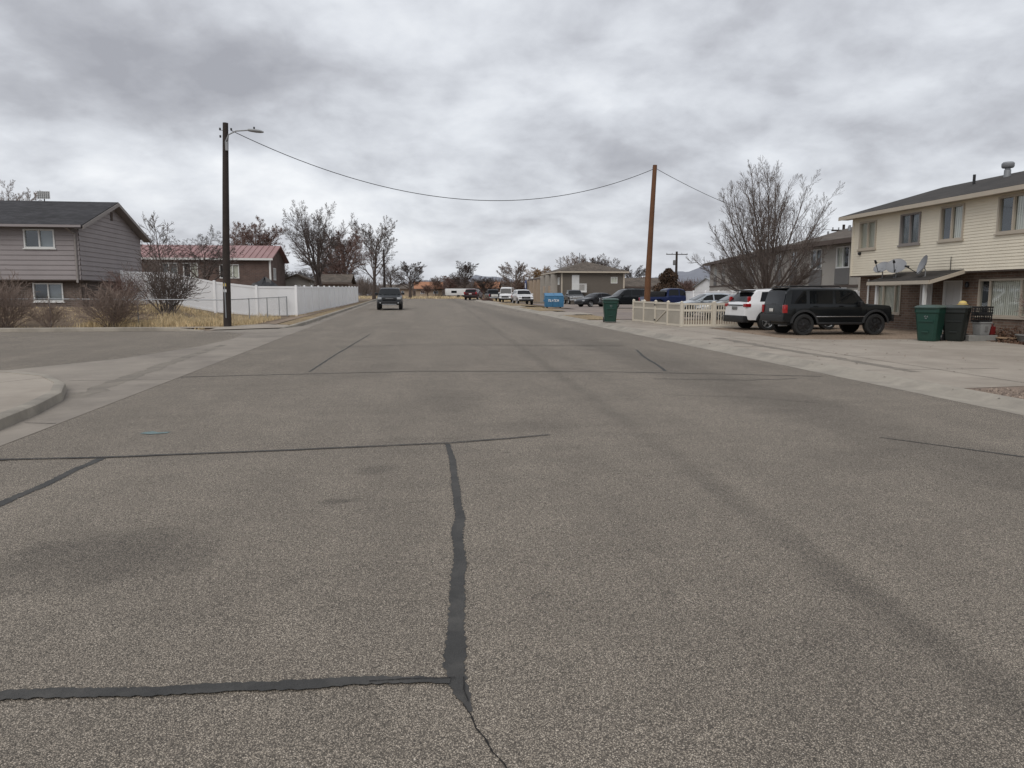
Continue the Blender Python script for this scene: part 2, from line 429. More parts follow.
def road_material(side=False):
    m, nt, b = nodes_of('chip_seal_asphalt' + ('_old' if side else ''))
    N = nt.nodes.new; L = nt.links.new
    tc = N('ShaderNodeTexCoord'); P = tc.outputs['Object']
    def noise(s, d=4, r=.6, loc=None, sc=None):
        n = N('ShaderNodeTexNoise'); n.inputs['Scale'].default_value = s; n.inputs['Detail'].default_value = d; n.inputs['Roughness'].default_value = r
        if loc or sc:
            mp = N('ShaderNodeMapping'); mp.inputs['Location'].default_value = loc or (0, 0, 0); mp.inputs['Scale'].default_value = sc or (1, 1, 1)
            L(P, mp.inputs[0]); L(mp.outputs[0], n.inputs['Vector'])
        else: L(P, n.inputs['Vector'])
        return n.outputs['Fac']
    def mrange(v, a, bb, c, d):
        r = N('ShaderNodeMapRange'); r.inputs[1].default_value = a; r.inputs[2].default_value = bb; r.inputs[3].default_value = c; r.inputs[4].default_value = d
        r.interpolation_type = 'SMOOTHSTEP'; L(v, r.inputs['Value']); return r.outputs[0]
    def math_(op, a, bb=None):
        n = N('ShaderNodeMath'); n.operation = op
        for i, v in enumerate((a, bb)):
            if v is None: continue
            if isinstance(v, (int, float)): n.inputs[i].default_value = v
            else: L(v, n.inputs[i])
        return n.outputs[0]
    # aggregate stones at two sizes
    vo = N('ShaderNodeTexVoronoi'); vo.inputs['Scale'].default_value = 165; L(P, vo.inputs['Vector'])
    rmp = N('ShaderNodeValToRGB'); L(vo.outputs['Color'], rmp.inputs[0])
    e = rmp.color_ramp.elements
    k = .95 if side else 1.0
    cols = [(0.0, (.105, .088, .069)), (.35, (.318, .271, .217)), (.68, (.505, .432, .346)), (.92, (.70, .61, .50)), (1.0, (.94, .85, .74))]
    e[0].position = 0; e[0].color = (*[c * k for c in cols[0][1]], 1); e[1].position = 1; e[1].color = (*[c * k for c in cols[4][1]], 1)
    for p_, c in cols[1:4]:
        q = e.new(p_); q.color = (*[v * k for v in c], 1)
    gap = mrange(vo.outputs['Distance'], .22, .60, 1.0, .30)
    mul = gap
    mul = math_('MULTIPLY', mul, mrange(noise(60, 4, .7), .3, .7, .78, 1.2))
    # broad weathering
    mul = math_('MULTIPLY', mul, mrange(noise(.55, 6, .62), .3, .7, .91, 1.06))
    mul = math_('MULTIPLY', mul, mrange(noise(2.6, 5, .6, (4, 9, 0)), .3, .72, .94, 1.05))
    mul = math_('MULTIPLY', mul, mrange(noise(.9, 5, .6, (1, 5, 2), (1.0, .12, 1)), .32, .7, .91, 1.05))   # traffic-wise streaking
    sep = N('ShaderNodeSeparateXYZ'); L(P, sep.inputs[0])
    X, Y = sep.outputs['X'], sep.outputs['Y']
    if not side:
        # a wandering oily band along the right-hand wheel path
        wob = math_('MULTIPLY', math_('SUBTRACT', noise(.5, 3, .5, (0, 0, 0), (0.02, 1, 1)), .5), .14)
        d = math_('ABSOLUTE', math_('SUBTRACT', math_('ADD', X, wob), math_('ADD', math_('MULTIPLY', Y, .034), 2.38)))
        d = math_('ADD', d, math_('MULTIPLY', math_('SUBTRACT', noise(5, 5, .7), .5), .16))
        band = mrange(d, .03, .21, 1.0, 0.0)
        band = math_('MULTIPLY', band, mrange(Y, 1.0, 14.5, .9, .6))
        band = math_('MULTIPLY', band, mrange(noise(1.1, 5, .6, (3, 1, 0), (1, .5, 1)), .3, .6, .45, 1.0))
        mul = math_('MULTIPLY', mul, math_('SUBTRACT', 1.0, math_('MULTIPLY', band, .28)))
        d2 = math_('ABSOLUTE', math_('SUBTRACT', X, 5.6))
        d2 = math_('ADD', d2, math_('MULTIPLY', math_('SUBTRACT', noise(1.3, 5, .7, (8, 2, 0)), .5), 1.3))
        b2 = mrange(d2, .2, 1.1, 1.0, 0.0)
        mul = math_('MULTIPLY', mul, math_('SUBTRACT', 1.0, math_('MULTIPLY', b2, .20)))
        # old oil stains
        for cx, cy, rx, ry, amt in ((-1.95, 4.75, .85, .70, .36), (-.62, 5.75, .22, .10, .35), (-.35, 6.75, .30, .22, .25), (-2.6, 3.5, .5, .5, .15), (1.35, 8.7, .8, .5, .16), (-3.6, 5.2, .8, .5, .22), (4.4, 6.6, .5, .6, .15), (.6, 11, .7, 1.4, .16)):
            dx = math_('MULTIPLY', math_('SUBTRACT', X, cx), 1 / rx); dy = math_('MULTIPLY', math_('SUBTRACT', Y, cy), 1 / ry)
            dd = math_('SQRT', math_('ADD', math_('MULTIPLY', dx, dx), math_('MULTIPLY', dy, dy)))
            dd = math_('ADD', dd, math_('MULTIPLY', math_('SUBTRACT', noise(2.2, 6, .7, (cx, cy, 0)), .5), 1.5))
            mul = math_('MULTIPLY', mul, mrange(dd, .25, 1.1, 1 - amt, 1.0))
        # small dark spots
        v2 = N('ShaderNodeTexVoronoi'); v2.inputs['Scale'].default_value = .8; L(P, v2.inputs['Vector'])
        mul = math_('MULTIPLY', mul, mrange(math_('ADD', v2.outputs['Distance'], math_('MULTIPLY', noise(16, 3), .06)), .05, .085, .62, 1.0))
        # the strip beyond the corner was resurfaced in a greyer mix
        far = mrange(Y, 13.6, 14.2, 0.0, 1.0)
        mul = math_('MULTIPLY', mul, math_('SUBTRACT', 1.0, math_('MULTIPLY', far, .05)))
    mx = N('ShaderNodeMix'); mx.data_type = 'RGBA'; mx.blend_type = 'MULTIPLY'; mx.inputs[0].default_value = 1
    L(rmp.outputs[0], mx.inputs['A']); L(mul, mx.inputs['B']); L(mx.outputs['Result'], b.inputs['Base Color'])
    b.inputs['Roughness'].default_value = .88
    h = math_('SUBTRACT', noise(40, 3), math_('MULTIPLY', vo.outputs['Distance'], 1.2))
    bp = N('ShaderNodeBump'); bp.inputs['Strength'].default_value = .8; bp.inputs['Distance'].default_value = .006
    L(h, bp.inputs['Height']); L(bp.outputs[0], b.inputs['Normal'])
    return m

def sheet(name, m, outline, dz, step=None):
    """a flat sheet following the ground; outline in x,y"""
    bm = bmesh.new()
    vs = [bm.verts.new((x, y, 0)) for x, y in outline]
    bm.faces.new(vs)
    ys = sorted(set([q for q in [30, 33.3, 35, 37.5, 40, 45, 50, 60, 80, 130, -60]] ))
    xs = [10, 11, 12, 13, 14, -8.5, -9.5, -11, -12.5, -14]
    for y in ys:
        bmesh.ops.bisect_plane(bm, geom=bm.verts[:] + bm.edges[:] + bm.faces[:], plane_co=(0, y, 0), plane_no=(0, 1, 0))
    for x in xs:
        bmesh.ops.bisect_plane(bm, geom=bm.verts[:] + bm.edges[:] + bm.faces[:], plane_co=(x, 0, 0), plane_no=(1, 0, 0))
    bmesh.ops.triangulate(bm, faces=bm.faces[:])
    for v in bm.verts: v.co.z = gz(v.co.x, v.co.y) + dz
    bmesh.ops.recalc_face_normals(bm, faces=bm.faces[:])
    if bm.faces and sum(f.normal.z for f in bm.faces) < 0: bmesh.ops.reverse_faces(bm, faces=bm.faces[:])
    me = bpy.data.meshes.new(name); bm.to_mesh(me); bm.free(); me.materials.append(m)
    o = link(name, me); o['kind'] = 'structure'; return o

XL, XR, YE = -4.42, 8.15, 112.0
sheet('road', road_material(), [(XL, -40), (XR, -40), (XR, YE - 7), (60, YE - 7), (60, YE + 1), (XL - .5, YE + 1), (XL, YE - 4)], 0.0)
def arc(cx, cy, r, a0, a1, n=10):
    return [(cx + r * math.cos(R(a0 + (a1 - a0) * i / n)), cy + r * math.sin(R(a0 + (a1 - a0) * i / n))) for i in range(n + 1)]
near_ret = [(-4.87, -40), (-4.87, 8.0)] + [(-4.90, 9.2), (-5.02, 10.4), (-5.25, 11.6), (-5.7, 12.75), (-6.4, 13.8), (-7.4, 14.55), (-8.6, 15.0), (-10, 15.2)] + [(-70, 15.2)]
far_ret = [(-70, 30.2), (-10.2, 30.2)] + [(-9.6, 30.17), (-9.0, 30.1), (-8.6, 30.0), (-8.2, 29.9)]
far_ret2 = [(-5.45, 31.3), (-5.1, 32.2), (-4.9, 33.4), (-4.87, 35), (-4.87, YE - 4), (-5.4, YE + .6)]
sheet('side_street', road_material(True), [(-70, 15.6), (-8.45, 15.75), (-6.95, 18.4), (-6.15, 22), (-5.95, 25), (-6.15, 27.7), (-7.3, 29.2), (-8.6, 29.75), (-70, 29.85)], 0.0)
sheet('cross_gutter', M['pan'], [(XL, -40), (XL, YE - 4), (-4.87, YE - 4), (-4.87, 33.2), (-5.5, 31.2), (-8.2, 29.85), (-8.6, 29.75), (-7.3, 29.2), (-6.15, 27.7), (-5.95, 25), (-6.15, 22), (-6.95, 18.4), (-8.45, 15.75), (-10, 15.65), (-70, 15.6), (-70, 15.2), (-10, 15.2), (-8.6, 15.0), (-7.4, 14.55), (-6.4, 13.8), (-5.7, 12.75), (-5.25, 11.6), (-5.02, 10.4), (-4.90, 9.2), (-4.87, 8), (-4.87, -40)], .004)

def kerb(name, line, prof, m, taper=()):
    """sweep a profile (outward offset, height) along a polyline; the outward side is the left of travel"""
    mb = MB(); pts = []
    fine = [line[0]]
    for a, b in zip(line, line[1:]):
        n = max(1, int(math.hypot(b[0] - a[0], b[1] - a[1]) / 4))
        for i in range(1, n + 1): fine.append((a[0] + (b[0] - a[0]) * i / n, a[1] + (b[1] - a[1]) * i / n))
    k = len(prof)
    for i, p in enumerate(fine):
        a = fine[max(0, i - 1)]; b = fine[min(len(fine) - 1, i + 1)]
        dx, dy = b[0] - a[0], b[1] - a[1]; l = math.hypot(dx, dy) or 1
        nx, ny = -dy / l, dx / l
        acc = lambda k0: math.hypot(p[0] - fine[k0][0], p[1] - fine[k0][1]); f_ = 1.0
        if 'a' in taper: f_ = min(f_, acc(0) / 1.6)
        if 'b' in taper: f_ = min(f_, acc(-1) / 1.6)
        for o, h in prof:
            if h > 0: h = h * f_ + .01 * (1 - f_)
            x, y = p[0] + nx * o, p[1] + ny * o
            mb.v.append((x, y, gz(x, y) + h))
    for i in range(len(fine) - 1):
        for j in range(k - 1):
            a = i * k + j; mb.f.append((a, a + 1, a + k + 1, a + k))
    o = struct(mb, name, m, smooth=True, ang=40); return o
CP = [(0, -.02), (.02, .125), (.05, .145), (.17, .148), (.18, .10), (.18, -.1)]
kerb('curb', near_ret, CP, M['curb'])                       # travelling +y the outward side is -x
far_dir = far_ret
kerb('curb', far_dir, [(0, -.02), (.02, .11), (.05, .13), (.17, .132), (.19, .05), (.19, -.1)], M['curb'], 'b')
kerb('curb', far_ret2, CP, M['curb'], 'a')
# right-hand rolled kerb and gutter
RP = [(-.45, .003), (-.08, -.008), (.02, .02), (.16, .075), (.30, .085), (.31, -.1)]
rline = [(8.60, YE - 7), (8.60, 10.6), (8.60, -40)]
kerb('curb', [(x, y) for x, y in rline], RP, M['curb'])
# near-left corner pavement
corner = [(-5.07, -40), (-5.07, 8.0), (-5.10, 9.25), (-5.22, 10.45), (-5.45, 11.7), (-5.87, 12.87), (-6.53, 13.95), (-7.47, 14.72), (-8.62, 15.2 - .18), (-10, 15.01), (-70, 15.01), (-70, 13.4), (-10, 13.3), (-8.2, 12.6), (-7.2, 11.0), (-6.9, 9.0), (-6.9, -40)]
corner = [(-5.05, -40), (-5.05, 8.0), (-5.08, 9.25), (-5.20, 10.45), (-5.43, 11.66), (-5.85, 12.84), (-6.52, 13.92), (-7.46, 14.71), (-8.62, 15.17 - .17), (-10, 15.02), (-70, 15.02), (-70, 13.4), (-10.5, 13.4), (-8.9, 12.5), (-8.0, 11), (-7.9, 9.0), (-7.9, -40)]
sheet('sidewalk', M['concrete'], corner, .137)
# far-left corner: kerb ramp, pavement by the fence
sheet('curb_ramp', M['concrete'], [(-8.05, 30.1), (-5.5, 31.35), (-5.1, 32.3), (-5.7, 34.0), (-6.4, 35.0), (-7.4, 34.0), (-8.2, 32.2)], .03)
sheet('sidewalk', M['dirt'], [(-6.75, 35.0), (-6.2, 34.0), (-6.0, 60), (-5.7, YE), (-6.1, YE), (-6.4, 60)], .05)
sheet('sidewalk', M['concrete'], [(-70, 31.75), (-8.2, 31.75), (-8.2, 32.55), (-70, 32.55)], .03)
# right-hand pavement, driveways
sheet('driveway', M['concrete'], [(8.9, 10.75), (13.6, 11.2), (17.2, 16), (18.2, 20.6), (16.6, 21.5), (13.5, 21.7), (12.2, 22.6), (12.2, 28.9), (16.5, 28.9), (16.5, 30.0), (11.6, 30.2), (11.2, 36.3), (8.9, 36.6)], .052)
sheet('dirt_lot', M['dirt'], [(12.2, 22.6), (13.5, 21.7), (16.6, 21.5), (18.2, 20.6), (20.3, 20.2), (20.3, 31), (16.5, 31), (16.5, 28.9), (12.2, 28.9)], .03)
sheet('sidewalk', M['concrete'], [(8.9, 42), (9.9, 42), (9.9, YE - 9), (8.9, YE - 9)], .06)
sheet('driveway', M['concrete'], [(8.91, 44), (11.4, 44.3), (11.6, 49.5), (8.91, 49)], .066)
sheet('parking_lot', M['lot'], [(10.6, 37.6), (22.5, 37.6), (30, 45), (30, 94), (14.2, 94), (14.2, 62), (11.0, 58), (10.4, 50.2)], .02)
sheet('gravel_bed', M['gravel'], [(8.9, 10.9), (12.8, 11.35), (12.8, -40), (8.9, -40)], .047)

# loose stones in the gravel bed
random.seed(5)
mb = MB()
for i in range(2600):
    x, y = random.uniform(8.95, 12.6), random.uniform(7.6, 10.65); s = random.uniform(.012, .035)
    c = Vector((x, y, gz(x, y) + .047 + s * .2)); a = random.uniform(0, 6.3)
    p = [c + Vector((math.cos(a + q * 2.09) * s, math.sin(a + q * 2.09) * s, -.3 * s)) for q in range(3)]
    top = c + Vector((random.uniform(-.4, .4) * s, random.uniform(-.4, .4) * s, s * .8))
    n = len(mb.v); mb.v += [tuple(v) for v in p + [top]]; mb.f += [(n, n + 1, n + 3), (n + 1, n + 2, n + 3), (n + 2, n, n + 3)]
o = mb.build('gravel', M['pebble']); o['kind'] = 'stuff'; tag(o, 'brown loose gravel in the bed beside the driveway', 'gravel')

def lerp_profile(prof, x):
    if x <= prof[0][0]: return prof[0][1]
    for (a, za), (b, zb) in zip(prof, prof[1:]):
        if x <= b: return za + (zb - za) * (x - a) / max(1e-6, b - a)
    return prof[-1][1]

# sealed cracks: ragged strips lying on the asphalt
def strip(name, pts, w, m, dz=.004, jag=.4, step=.018, seed=1, widths=None):
    rnd = random.Random(seed); mb = MB(); L = []
    for a, b in zip(pts, pts[1:]):
        l = math.hypot(b[0] - a[0], b[1] - a[1]); n = max(2, min(260, int(l / step)))
        for i in range(n): L.append((a[0] + (b[0] - a[0]) * i / n, a[1] + (b[1] - a[1]) * i / n))
    L.append(pts[-1]); n = len(L)
    wl = wr = w / 2; row = []
    for i, (x, y) in enumerate(L):
        a = L[max(0, i - 1)]; b = L[min(n - 1, i + 1)]; dx, dy = b[0] - a[0], b[1] - a[1]; l = math.hypot(dx, dy) or 1
        t = i / (n - 1)
        ww = w if widths is None else (lerp_profile(widths, t) if hasattr(widths[0], '__len__') else widths[0] + (widths[1] - widths[0]) * t)
        base = mnoise.noise(Vector((i * .035, seed * 7.1, 0))); base2 = mnoise.noise(Vector((i * .04, seed * 3.7, 5)))
        wl = ww / 2 * (1 + .38 * base + jag * (rnd.random() - .5)); wr = ww / 2 * (1 + .38 * base2 + jag * (rnd.random() - .5))
        cx = x + .28 * ww * mnoise.noise(Vector((i * .04, seed, 9))) * -dy / l; cy = y + .28 * ww * mnoise.noise(Vector((i * .04, seed, 9))) * dx / l
        mb.v.append((cx - dy / l * wl, cy + dx / l * wl, gz(cx, cy) + dz)); mb.v.append((cx + dy / l * wr, cy - dx / l * wr, gz(cx, cy) + dz))
    for i in range(n - 1): a = i * 2; mb.f.append((a + 1, a + 3, a + 2, a))
    return struct(mb, name, m)
SD = M['asphalt_dark']
M['crack'] = mat('open_crack', (.012, .011, .010), 1, .2, 20)
S_ = 1.0625
def ss(*p): return [(x * S_, y * S_) for x, y in p]
strip('crack_sealing', ss((.34, 7.33), (.35, 6.6), (.33, 5.91), (.30, 5.0), (.25, 4.1), (.20, 3.5), (.155, 2.95), (.16, 2.78), (.175, 2.68), (.195, 2.56)), .085, SD, seed=2, widths=[(0, .05), (.5, .075), (.75, .088), (.93, .098), (.965, .09), (1, .015)])
strip('crack_sealing', ss((-3.0, 2.95), (-1.63, 2.91), (-1.02, 2.87), (-.48, 2.84), (.0, 2.812), (.13, 2.79)), .075, SD, seed=4, dz=.0085, widths=[(0, .075), (.9, .07), (1, .05)])
strip('crack_sealing', ss((-4.1, 7.18), (-2.9, 7.14), (-1.13, 7.24), (.36, 7.36), (1.0, 7.5), (1.47, 7.64)), .06, SD, seed=5, dz=.0105, widths=(.05, .035))
strip('crack_sealing', ss((-4.4, 4.6), (-3.05, 5.66), (-2.95, 6.6), (-2.9, 7.13)), .10, SD, seed=6) if False else strip('crack_sealing', ss((-3.35, 4.8), (-3.05, 5.66), (-2.93, 7.12)), .085, SD, seed=6)
strip('crack_sealing', ss((-4.15, 13.55), (-3.4, 13.64), (.13, 13.95), (3.55, 13.45), (5.83, 12.75), (7.4, 12.2)), .055, SD, seed=7)
strip('crack_sealing', [(-2.1, 15.0), (-1.95, 19.0), (-1.55, 27)], .05, SD, seed=8)
strip('crack_sealing', [(6.15, 19.3), (5.7, 17.3), (5.4, 15.4), (5.15, 14.2)], .07, SD, seed=9)
strip('crack_sealing', [(-2.2, 21.3), (0, 21.8), (3, 21.3), (6.2, 20.7)], .05, SD, seed=10)
strip('crack_sealing', [(5.3, 7.5), (5.7, 6.98), (6.3, 6.2)], .04, SD, seed=12, widths=(.02, .05))
strip('crack_sealing', [(4.5, 13.0), (6.2, 12.6), (7.2, 12.7)], .035, SD, seed=13)
strip('crack', ss((.17, 2.62), (.195, 2.53), (.205, 2.46), (.235, 2.38), (.25, 2.31), (.285, 2.24), (.30, 2.15)), .006, M['crack'], jag=1.2, step=.012, seed=21)
strip('crack', ss((.185, 2.80), (.178, 2.70), (.19, 2.62)), .005, M['crack'], jag=1.2, step=.012, seed=22, dz=.0125)
strip('crack', ss((-.2, 2.818), (-.05, 2.815), (.15, 2.80)), .005, M['crack'], jag=1.2, step=.012, seed=23, dz=.0125)
strip('crack', [(6.0, 9.9), (5.2, 10.6), (4.0, 11)], .012, M['crack'], jag=1.2, seed=24)
for q, (x0, y0, x1, y1) in enumerate([(-5.07, 9.2, -7.9, 9.1), (-5.07, 5, -7.9, 5), (-6.3, 13.55, -7.9, 11.2)]):
    strip('sidewalk_joint', [(x0, y0), (x1, y1)], .014, M['crack'], jag=.3, seed=30 + q, dz=.141)
for q, y in enumerate((13.4, 16.4, 19.4, 22.4, 25.4, 28.4, 31.4, 34.4)):
    strip('driveway_joint', [(8.92, y), (10.6, y), (12.1, y)], .016, M['crack'], jag=.3, seed=40 + q, dz=.056)
strip('driveway_joint', [(10.65, 11.2), (10.65, 20), (10.65, 28), (10.65, 36)], .016, M['crack'], jag=.3, seed=50, dz=.0585)
for q, (x, y) in enumerate([(-4.45, 9.6), (-4.45, 14), (-4.45, 18.5), (-4.45, 23), (-4.45, 27.5)]):
    strip('gutter_joint', [(x, y), (-4.86 - (1.4 if y > 12 else 0) - (0.0 if y < 20 else -.2), y + .1)], .014, M['crack'], jag=.3, seed=60 + q, dz=.008)
M['stain'] = mat('tyre_scuffed_concrete', (.165, .145, .12), .9, .2, 3, dirt=(.24, .21, .17), dirt_amt=.9)
strip('tyre_mark', [(9.9, 13.0), (10.0, 16), (9.95, 19), (10.1, 23)], .5, M['stain'], seed=71, dz=.0545, widths=(.25, .35))
strip('tyre_mark', [(-5.2, 11.9), (-5.35, 14.5), (-5.5, 18), (-5.6, 22.5)], .35, M['stain'], seed=72, dz=.0055, widths=(.35, .2))
mb = MB(); mb.poly([(-2.85 * S_ + dx, 8.32 * S_ + dy, gz(-3, 8.84) + .005) for dx, dy in ((-.16, -.03), (-.02, -.09), (.15, -.05), (.17, .04), (.03, .02), (-.05, .1), (-.13, .06))])
struct(mb, 'utility_paint_mark', M['teal_mark'])

# ------------------------------------------------------------------ far mountains
def mountains():
    mb = MB(); rows = 9; n = 260
    def height(az, k):
        # az: degrees to the right of the street direction
        h = .62 + .35 * mnoise.noise(Vector((az * .11, k * 3.1, 1))) + .22 * mnoise.noise(Vector((az * .35, k * 2.2, 4))) + .09 * mnoise.noise(Vector((az * 1.3, k, 7)))
        h += 1.75 * math.exp(-((az - 24.0) / 5.2) ** 2) + .95 * math.exp(-((az - 6.2) / 2.6) ** 2) + .6 * math.exp(-((az - 1.2) / 2.2) ** 2) + .8 * math.exp(-((az - 36) / 8) ** 2)
        return max(.15, h)
    for j in range(rows):
        t = j / (rows - 1)
        for i in range(n + 1):
            az = -60 + 130 * i / n; d = 5200 + 2600 * t
            # angular height in degrees at the crest row
            crest = height(az, 0) * (1 - .0) * math.sin(PI * .5 * min(1, t * 1.15))
            rough = 1 + .16 * mnoise.noise(Vector((az * .9, t * 5, 2)))
            z = d * math.tan(R(crest * rough)) * (t > 0)
            mb.v.append((d * math.sin(R(az)), d * math.cos(R(az)), z - 2))
    for j in range(rows - 1):
        for i in range(n):
            a = j * (n + 1) + i; mb.f.append((a, a + 1, a + n + 2, a + n + 1))
    m = mat('hazy_blue_mountain', (.175, .185, .215), 1, .16, .0022, dirt=(.24, .25, .28), dirt_amt=.5)
    struct(mb, 'mountain', m, smooth=True)
mountains()
# ------------------------------------------------------------------ buildings
def cream_building():
    t = thing('apartment_house', 'cream sided two-storey apartment house over brown brick, nearest on the right', 'house', (19.7, 20, 0.1))
    def F(x): return Face(x - 19.7, 30.6 - 20, 0, -1, -1, 0)
    zo = -0.1
    UP = F(19.7); LO = F(20.2); Lg = 24.0
    up_h = [(.55, 1.72, 3.58, 4.78), (3.25, 4.43, 3.60, 4.82), (5.50, 6.68, 3.60, 4.86), (8.2, 10.6, 3.66, 4.88), (13.0, 14.4, 3.66, 4.88), (17, 18.2, 3.66, 4.88)]
    lo_h = [(1.25, 2.86, .82, 2.05), (4.02, 4.68, .12, 2.12), (5.28, 6.22, .12, 2.14), (7.02, 9.6, .84, 2.16), (13, 15, .84, 2.16)]
    mb = MB(); wall(mb, UP, 2.45, 5.02, lambda z: (0, Lg), up_h, bh=.107, tilt=.017)
    wall(mb, Face(0, 10.6, 1, 0, 0, 1), 2.45, 5.02, lambda z: (0, 9.2), bh=.107, tilt=.017)
    w = mb.build('siding_wall', M['siding_cream'], t)
    mb = MB()
    g = [(0, 10.6, 5.02), (9.2, 10.6, 5.02), (4.6, 10.6, 6.35)]; mb.poly(g); mb.build('gable_wall', M['siding_cream'], t); mb = MB(); mb.poly([(x, -13.4, z) for x, y, z in g][::-1]); mb.build('gable_wall', M['siding_cream'], t)
    mb = MB(); wall(mb, LO, -.1, 2.45, lambda z: (.02, Lg), lo_h)
    wall(mb, Face(.5, 10.58, 1, 0, 0, 1), -.1, 2.45, lambda z: (0, 8.7)); wall(mb, Face(9.2, 10.58, 0, -1, 1, 0), -.1, 5.02, lambda z: (0, Lg))
    mb.build('brick_wall', M['brick_brown'], t)
    mb = MB(); mb.box(0.003, .55, -13.4, 10.6, 2.40, 2.449); mb.build('overhang_soffit', M['trim_brown'], t)
    mb = MB(); UP.box(mb, 0, .1, 2.45, 5.02, 0, .035); mb.build('corner_trim', M['siding_cream'], t)
    fr = ['trim_cream', 'trim_grey']
    backs = ['blind', 'curtained', 'half', 'half', 'blind', 'blind']
    for h, bk, i in zip(up_h, backs, range(6)):
        window(UP, t, *h, 'trim_cream' if i != 1 else 'trim_grey', mulls=(.27, .73) if i == 3 else (.5,), back=bk, fw=.065, n_out=.05)
    window(LO, t, *lo_h[0], 'trim_cream', mulls=(.28, .76), back='blind'); window(LO, t, *lo_h[3], 'trim_cream', mulls=(.2, .72), back='half', fw=.07); window(LO, t, *lo_h[4], 'trim_cream', mulls=(.5,), back='blind')
    for h in lo_h[1:3]:
        mb = MB(); LO.box(mb, h[0] + .05, h[1] - .05, h[2], h[3] - .05, -.10, -.06)
        for (a, b, c, d) in ((.15, .46, .12, .34), (.54, .85, .12, .34), (.15, .46, .42, .88), (.54, .85, .42, .88)):
            LO.box(mb, h[0] + (h[1] - h[0]) * a, h[0] + (h[1] - h[0]) * b, h[2] + 2 * c, h[2] + 2 * d, -.058, -.05)
        d_ = mb.build('door', M['door_white'], t)
        mb = MB(); LO.box(mb, h[0], h[0] + .05, h[2], h[3], -.1, .03); LO.box(mb, h[1] - .05, h[1], h[2], h[3], -.1, .03); LO.box(mb, h[0] + .05, h[1] - .05, h[3] - .05, h[3], -.1, .03)
        mb.build('door_frame', M['white_frame'], d_)
        mb = MB(); mb.lathe([(.0, 0), (.03, .0), (.03, .04), (0, .05)], 8, T=lambda p: LO.p(h[0] + .12 + p[0], h[2] + 1.0 + p[1], -.05 + p[2])); mb.build('handle', M['chrome'], d_)
    # main roof
    mb = MB(); e0, e1 = -13.9, 11.0
    slab(mb, (-.45, e0, 5.10), (4.6, e0, 6.52), (4.6, e1, 6.52), (-.45, e1, 5.10), .05)
    slab(mb, (4.6, e0, 6.52), (9.65, e0, 5.10), (9.65, e1, 5.10), (4.6, e1, 6.52), .05)
    rf = mb.build('roof', M['shingle_brown'], t)
    mb = MB(); mb.box(-.48, -.452, e0, e1, 4.93, 5.085); mb.box(-.452, -.003, e0, e1, 4.955, 4.985)
    for s in (0, 1):
        xa, xb = (-.45, 4.6) if s == 0 else (9.65, 4.6)
        for yy in (e1, e0 - .03):
            mb.hexa([(xa, yy, 4.93), (xb, yy, 6.35), (xb, yy + .03, 6.35), (xa, yy + .03, 4.93)], [(xa, yy, 5.06), (xb, yy, 6.48), (xb, yy + .03, 6.48), (xa, yy + .03, 5.06)])
    mb.build('fascia', M['trim_cream'], rf)
    def rz_(x): return 5.10 + (x + .45) * (6.52 - 5.10) / 5.05
    mb = MB(); mb.tube([(3.0, 7.2, rz_(3) - .1), (3.0, 7.2, rz_(3) + .38)], .055, 10); mb.build('vent_pipe', M['black'], rf)
    mb = MB(); x, y = 3.5, 6.1; z = rz_(x)
    mb.lathe([(.12, z - .1), (.12, z + .25), (.10, z + .26), (.10, z + .32), (.19, z + .33), (.22, z + .38), (.22, z + .50), (.17, z + .55), (.0, z + .56)], 16, T=lambda p: (x + p[0], y + p[1], p[2])); mb.build('chimney_cap', M['galv'], rf, smooth=True)
    # small porch roof, its two posts, lamp and downspout
    mb = MB(); ya, yb = 3.75, 7.3
    slab(mb, (-1.35, ya, 2.14), (.5, ya, 2.66), (.5, yb, 2.66), (-1.35, yb, 2.14), .045)
    pr = mb.build('porch_roof', M['shingle_brown'], t)
    mb = MB(); mb.box(-1.39, -1.352, ya, yb, 1.99, 2.125)
    for yy in (ya - .04, yb + .003):
        mb.hexa([(-1.35, yy, 1.99), (.48, yy, 2.50), (.48, yy + .037, 2.50), (-1.35, yy + .037, 1.99)], [(-1.35, yy, 2.12), (.48, yy, 2.64), (.48, yy + .037, 2.64), (-1.35, yy + .037, 2.12)])
    mb.build('porch_fascia', M['trim_cream'], pr)
    for yy in (4.15, 6.9):
        mb = MB(); mb.box(-1.2, -1.1, yy, yy + .1, .05, 2.0); mb.box(-1.22, -1.08, yy - .02, yy + .12, .05, .16); mb.build('porch_post', M['white_frame'], t)
    mb = MB(); mb.tube([LO.p(.75, 2.3, .08), LO.p(.75, .2, .08), LO.p(.75, .1, .25)], .04, 8); mb.build('downspout', M['white_frame'], t)
    mb = MB(); c = LO.p(6.55, 1.98, .1)
    mb.lathe([(.03, .10), (.05, .08), (.07, 0), (.06, -.1), (.02, -.12)], 10, T=lambda p: (c[0] + p[0], c[1] + p[1], c[2] + p[2])); mb.build('porch_lamp', M['black'], t, smooth=True)
    mb = MB(); c = UP.p(.68, 3.42, .06); mb.lathe([(.0, .07), (.06, .05), (.07, -.02), (.05, -.06), (0, -.07)], 10, T=lambda p: (c[0] + p[0], c[1] + p[1], c[2] + p[2])); mb.build('security_lamp', M['black'], t, smooth=True)
    mb = MB(); mb.tube([UP.p(6.2, 2.5, .03), UP.p(6.2, 3.0, .03)], .012, 6); mb.build('conduit', M['wire'], t)
    return t
cream_building()

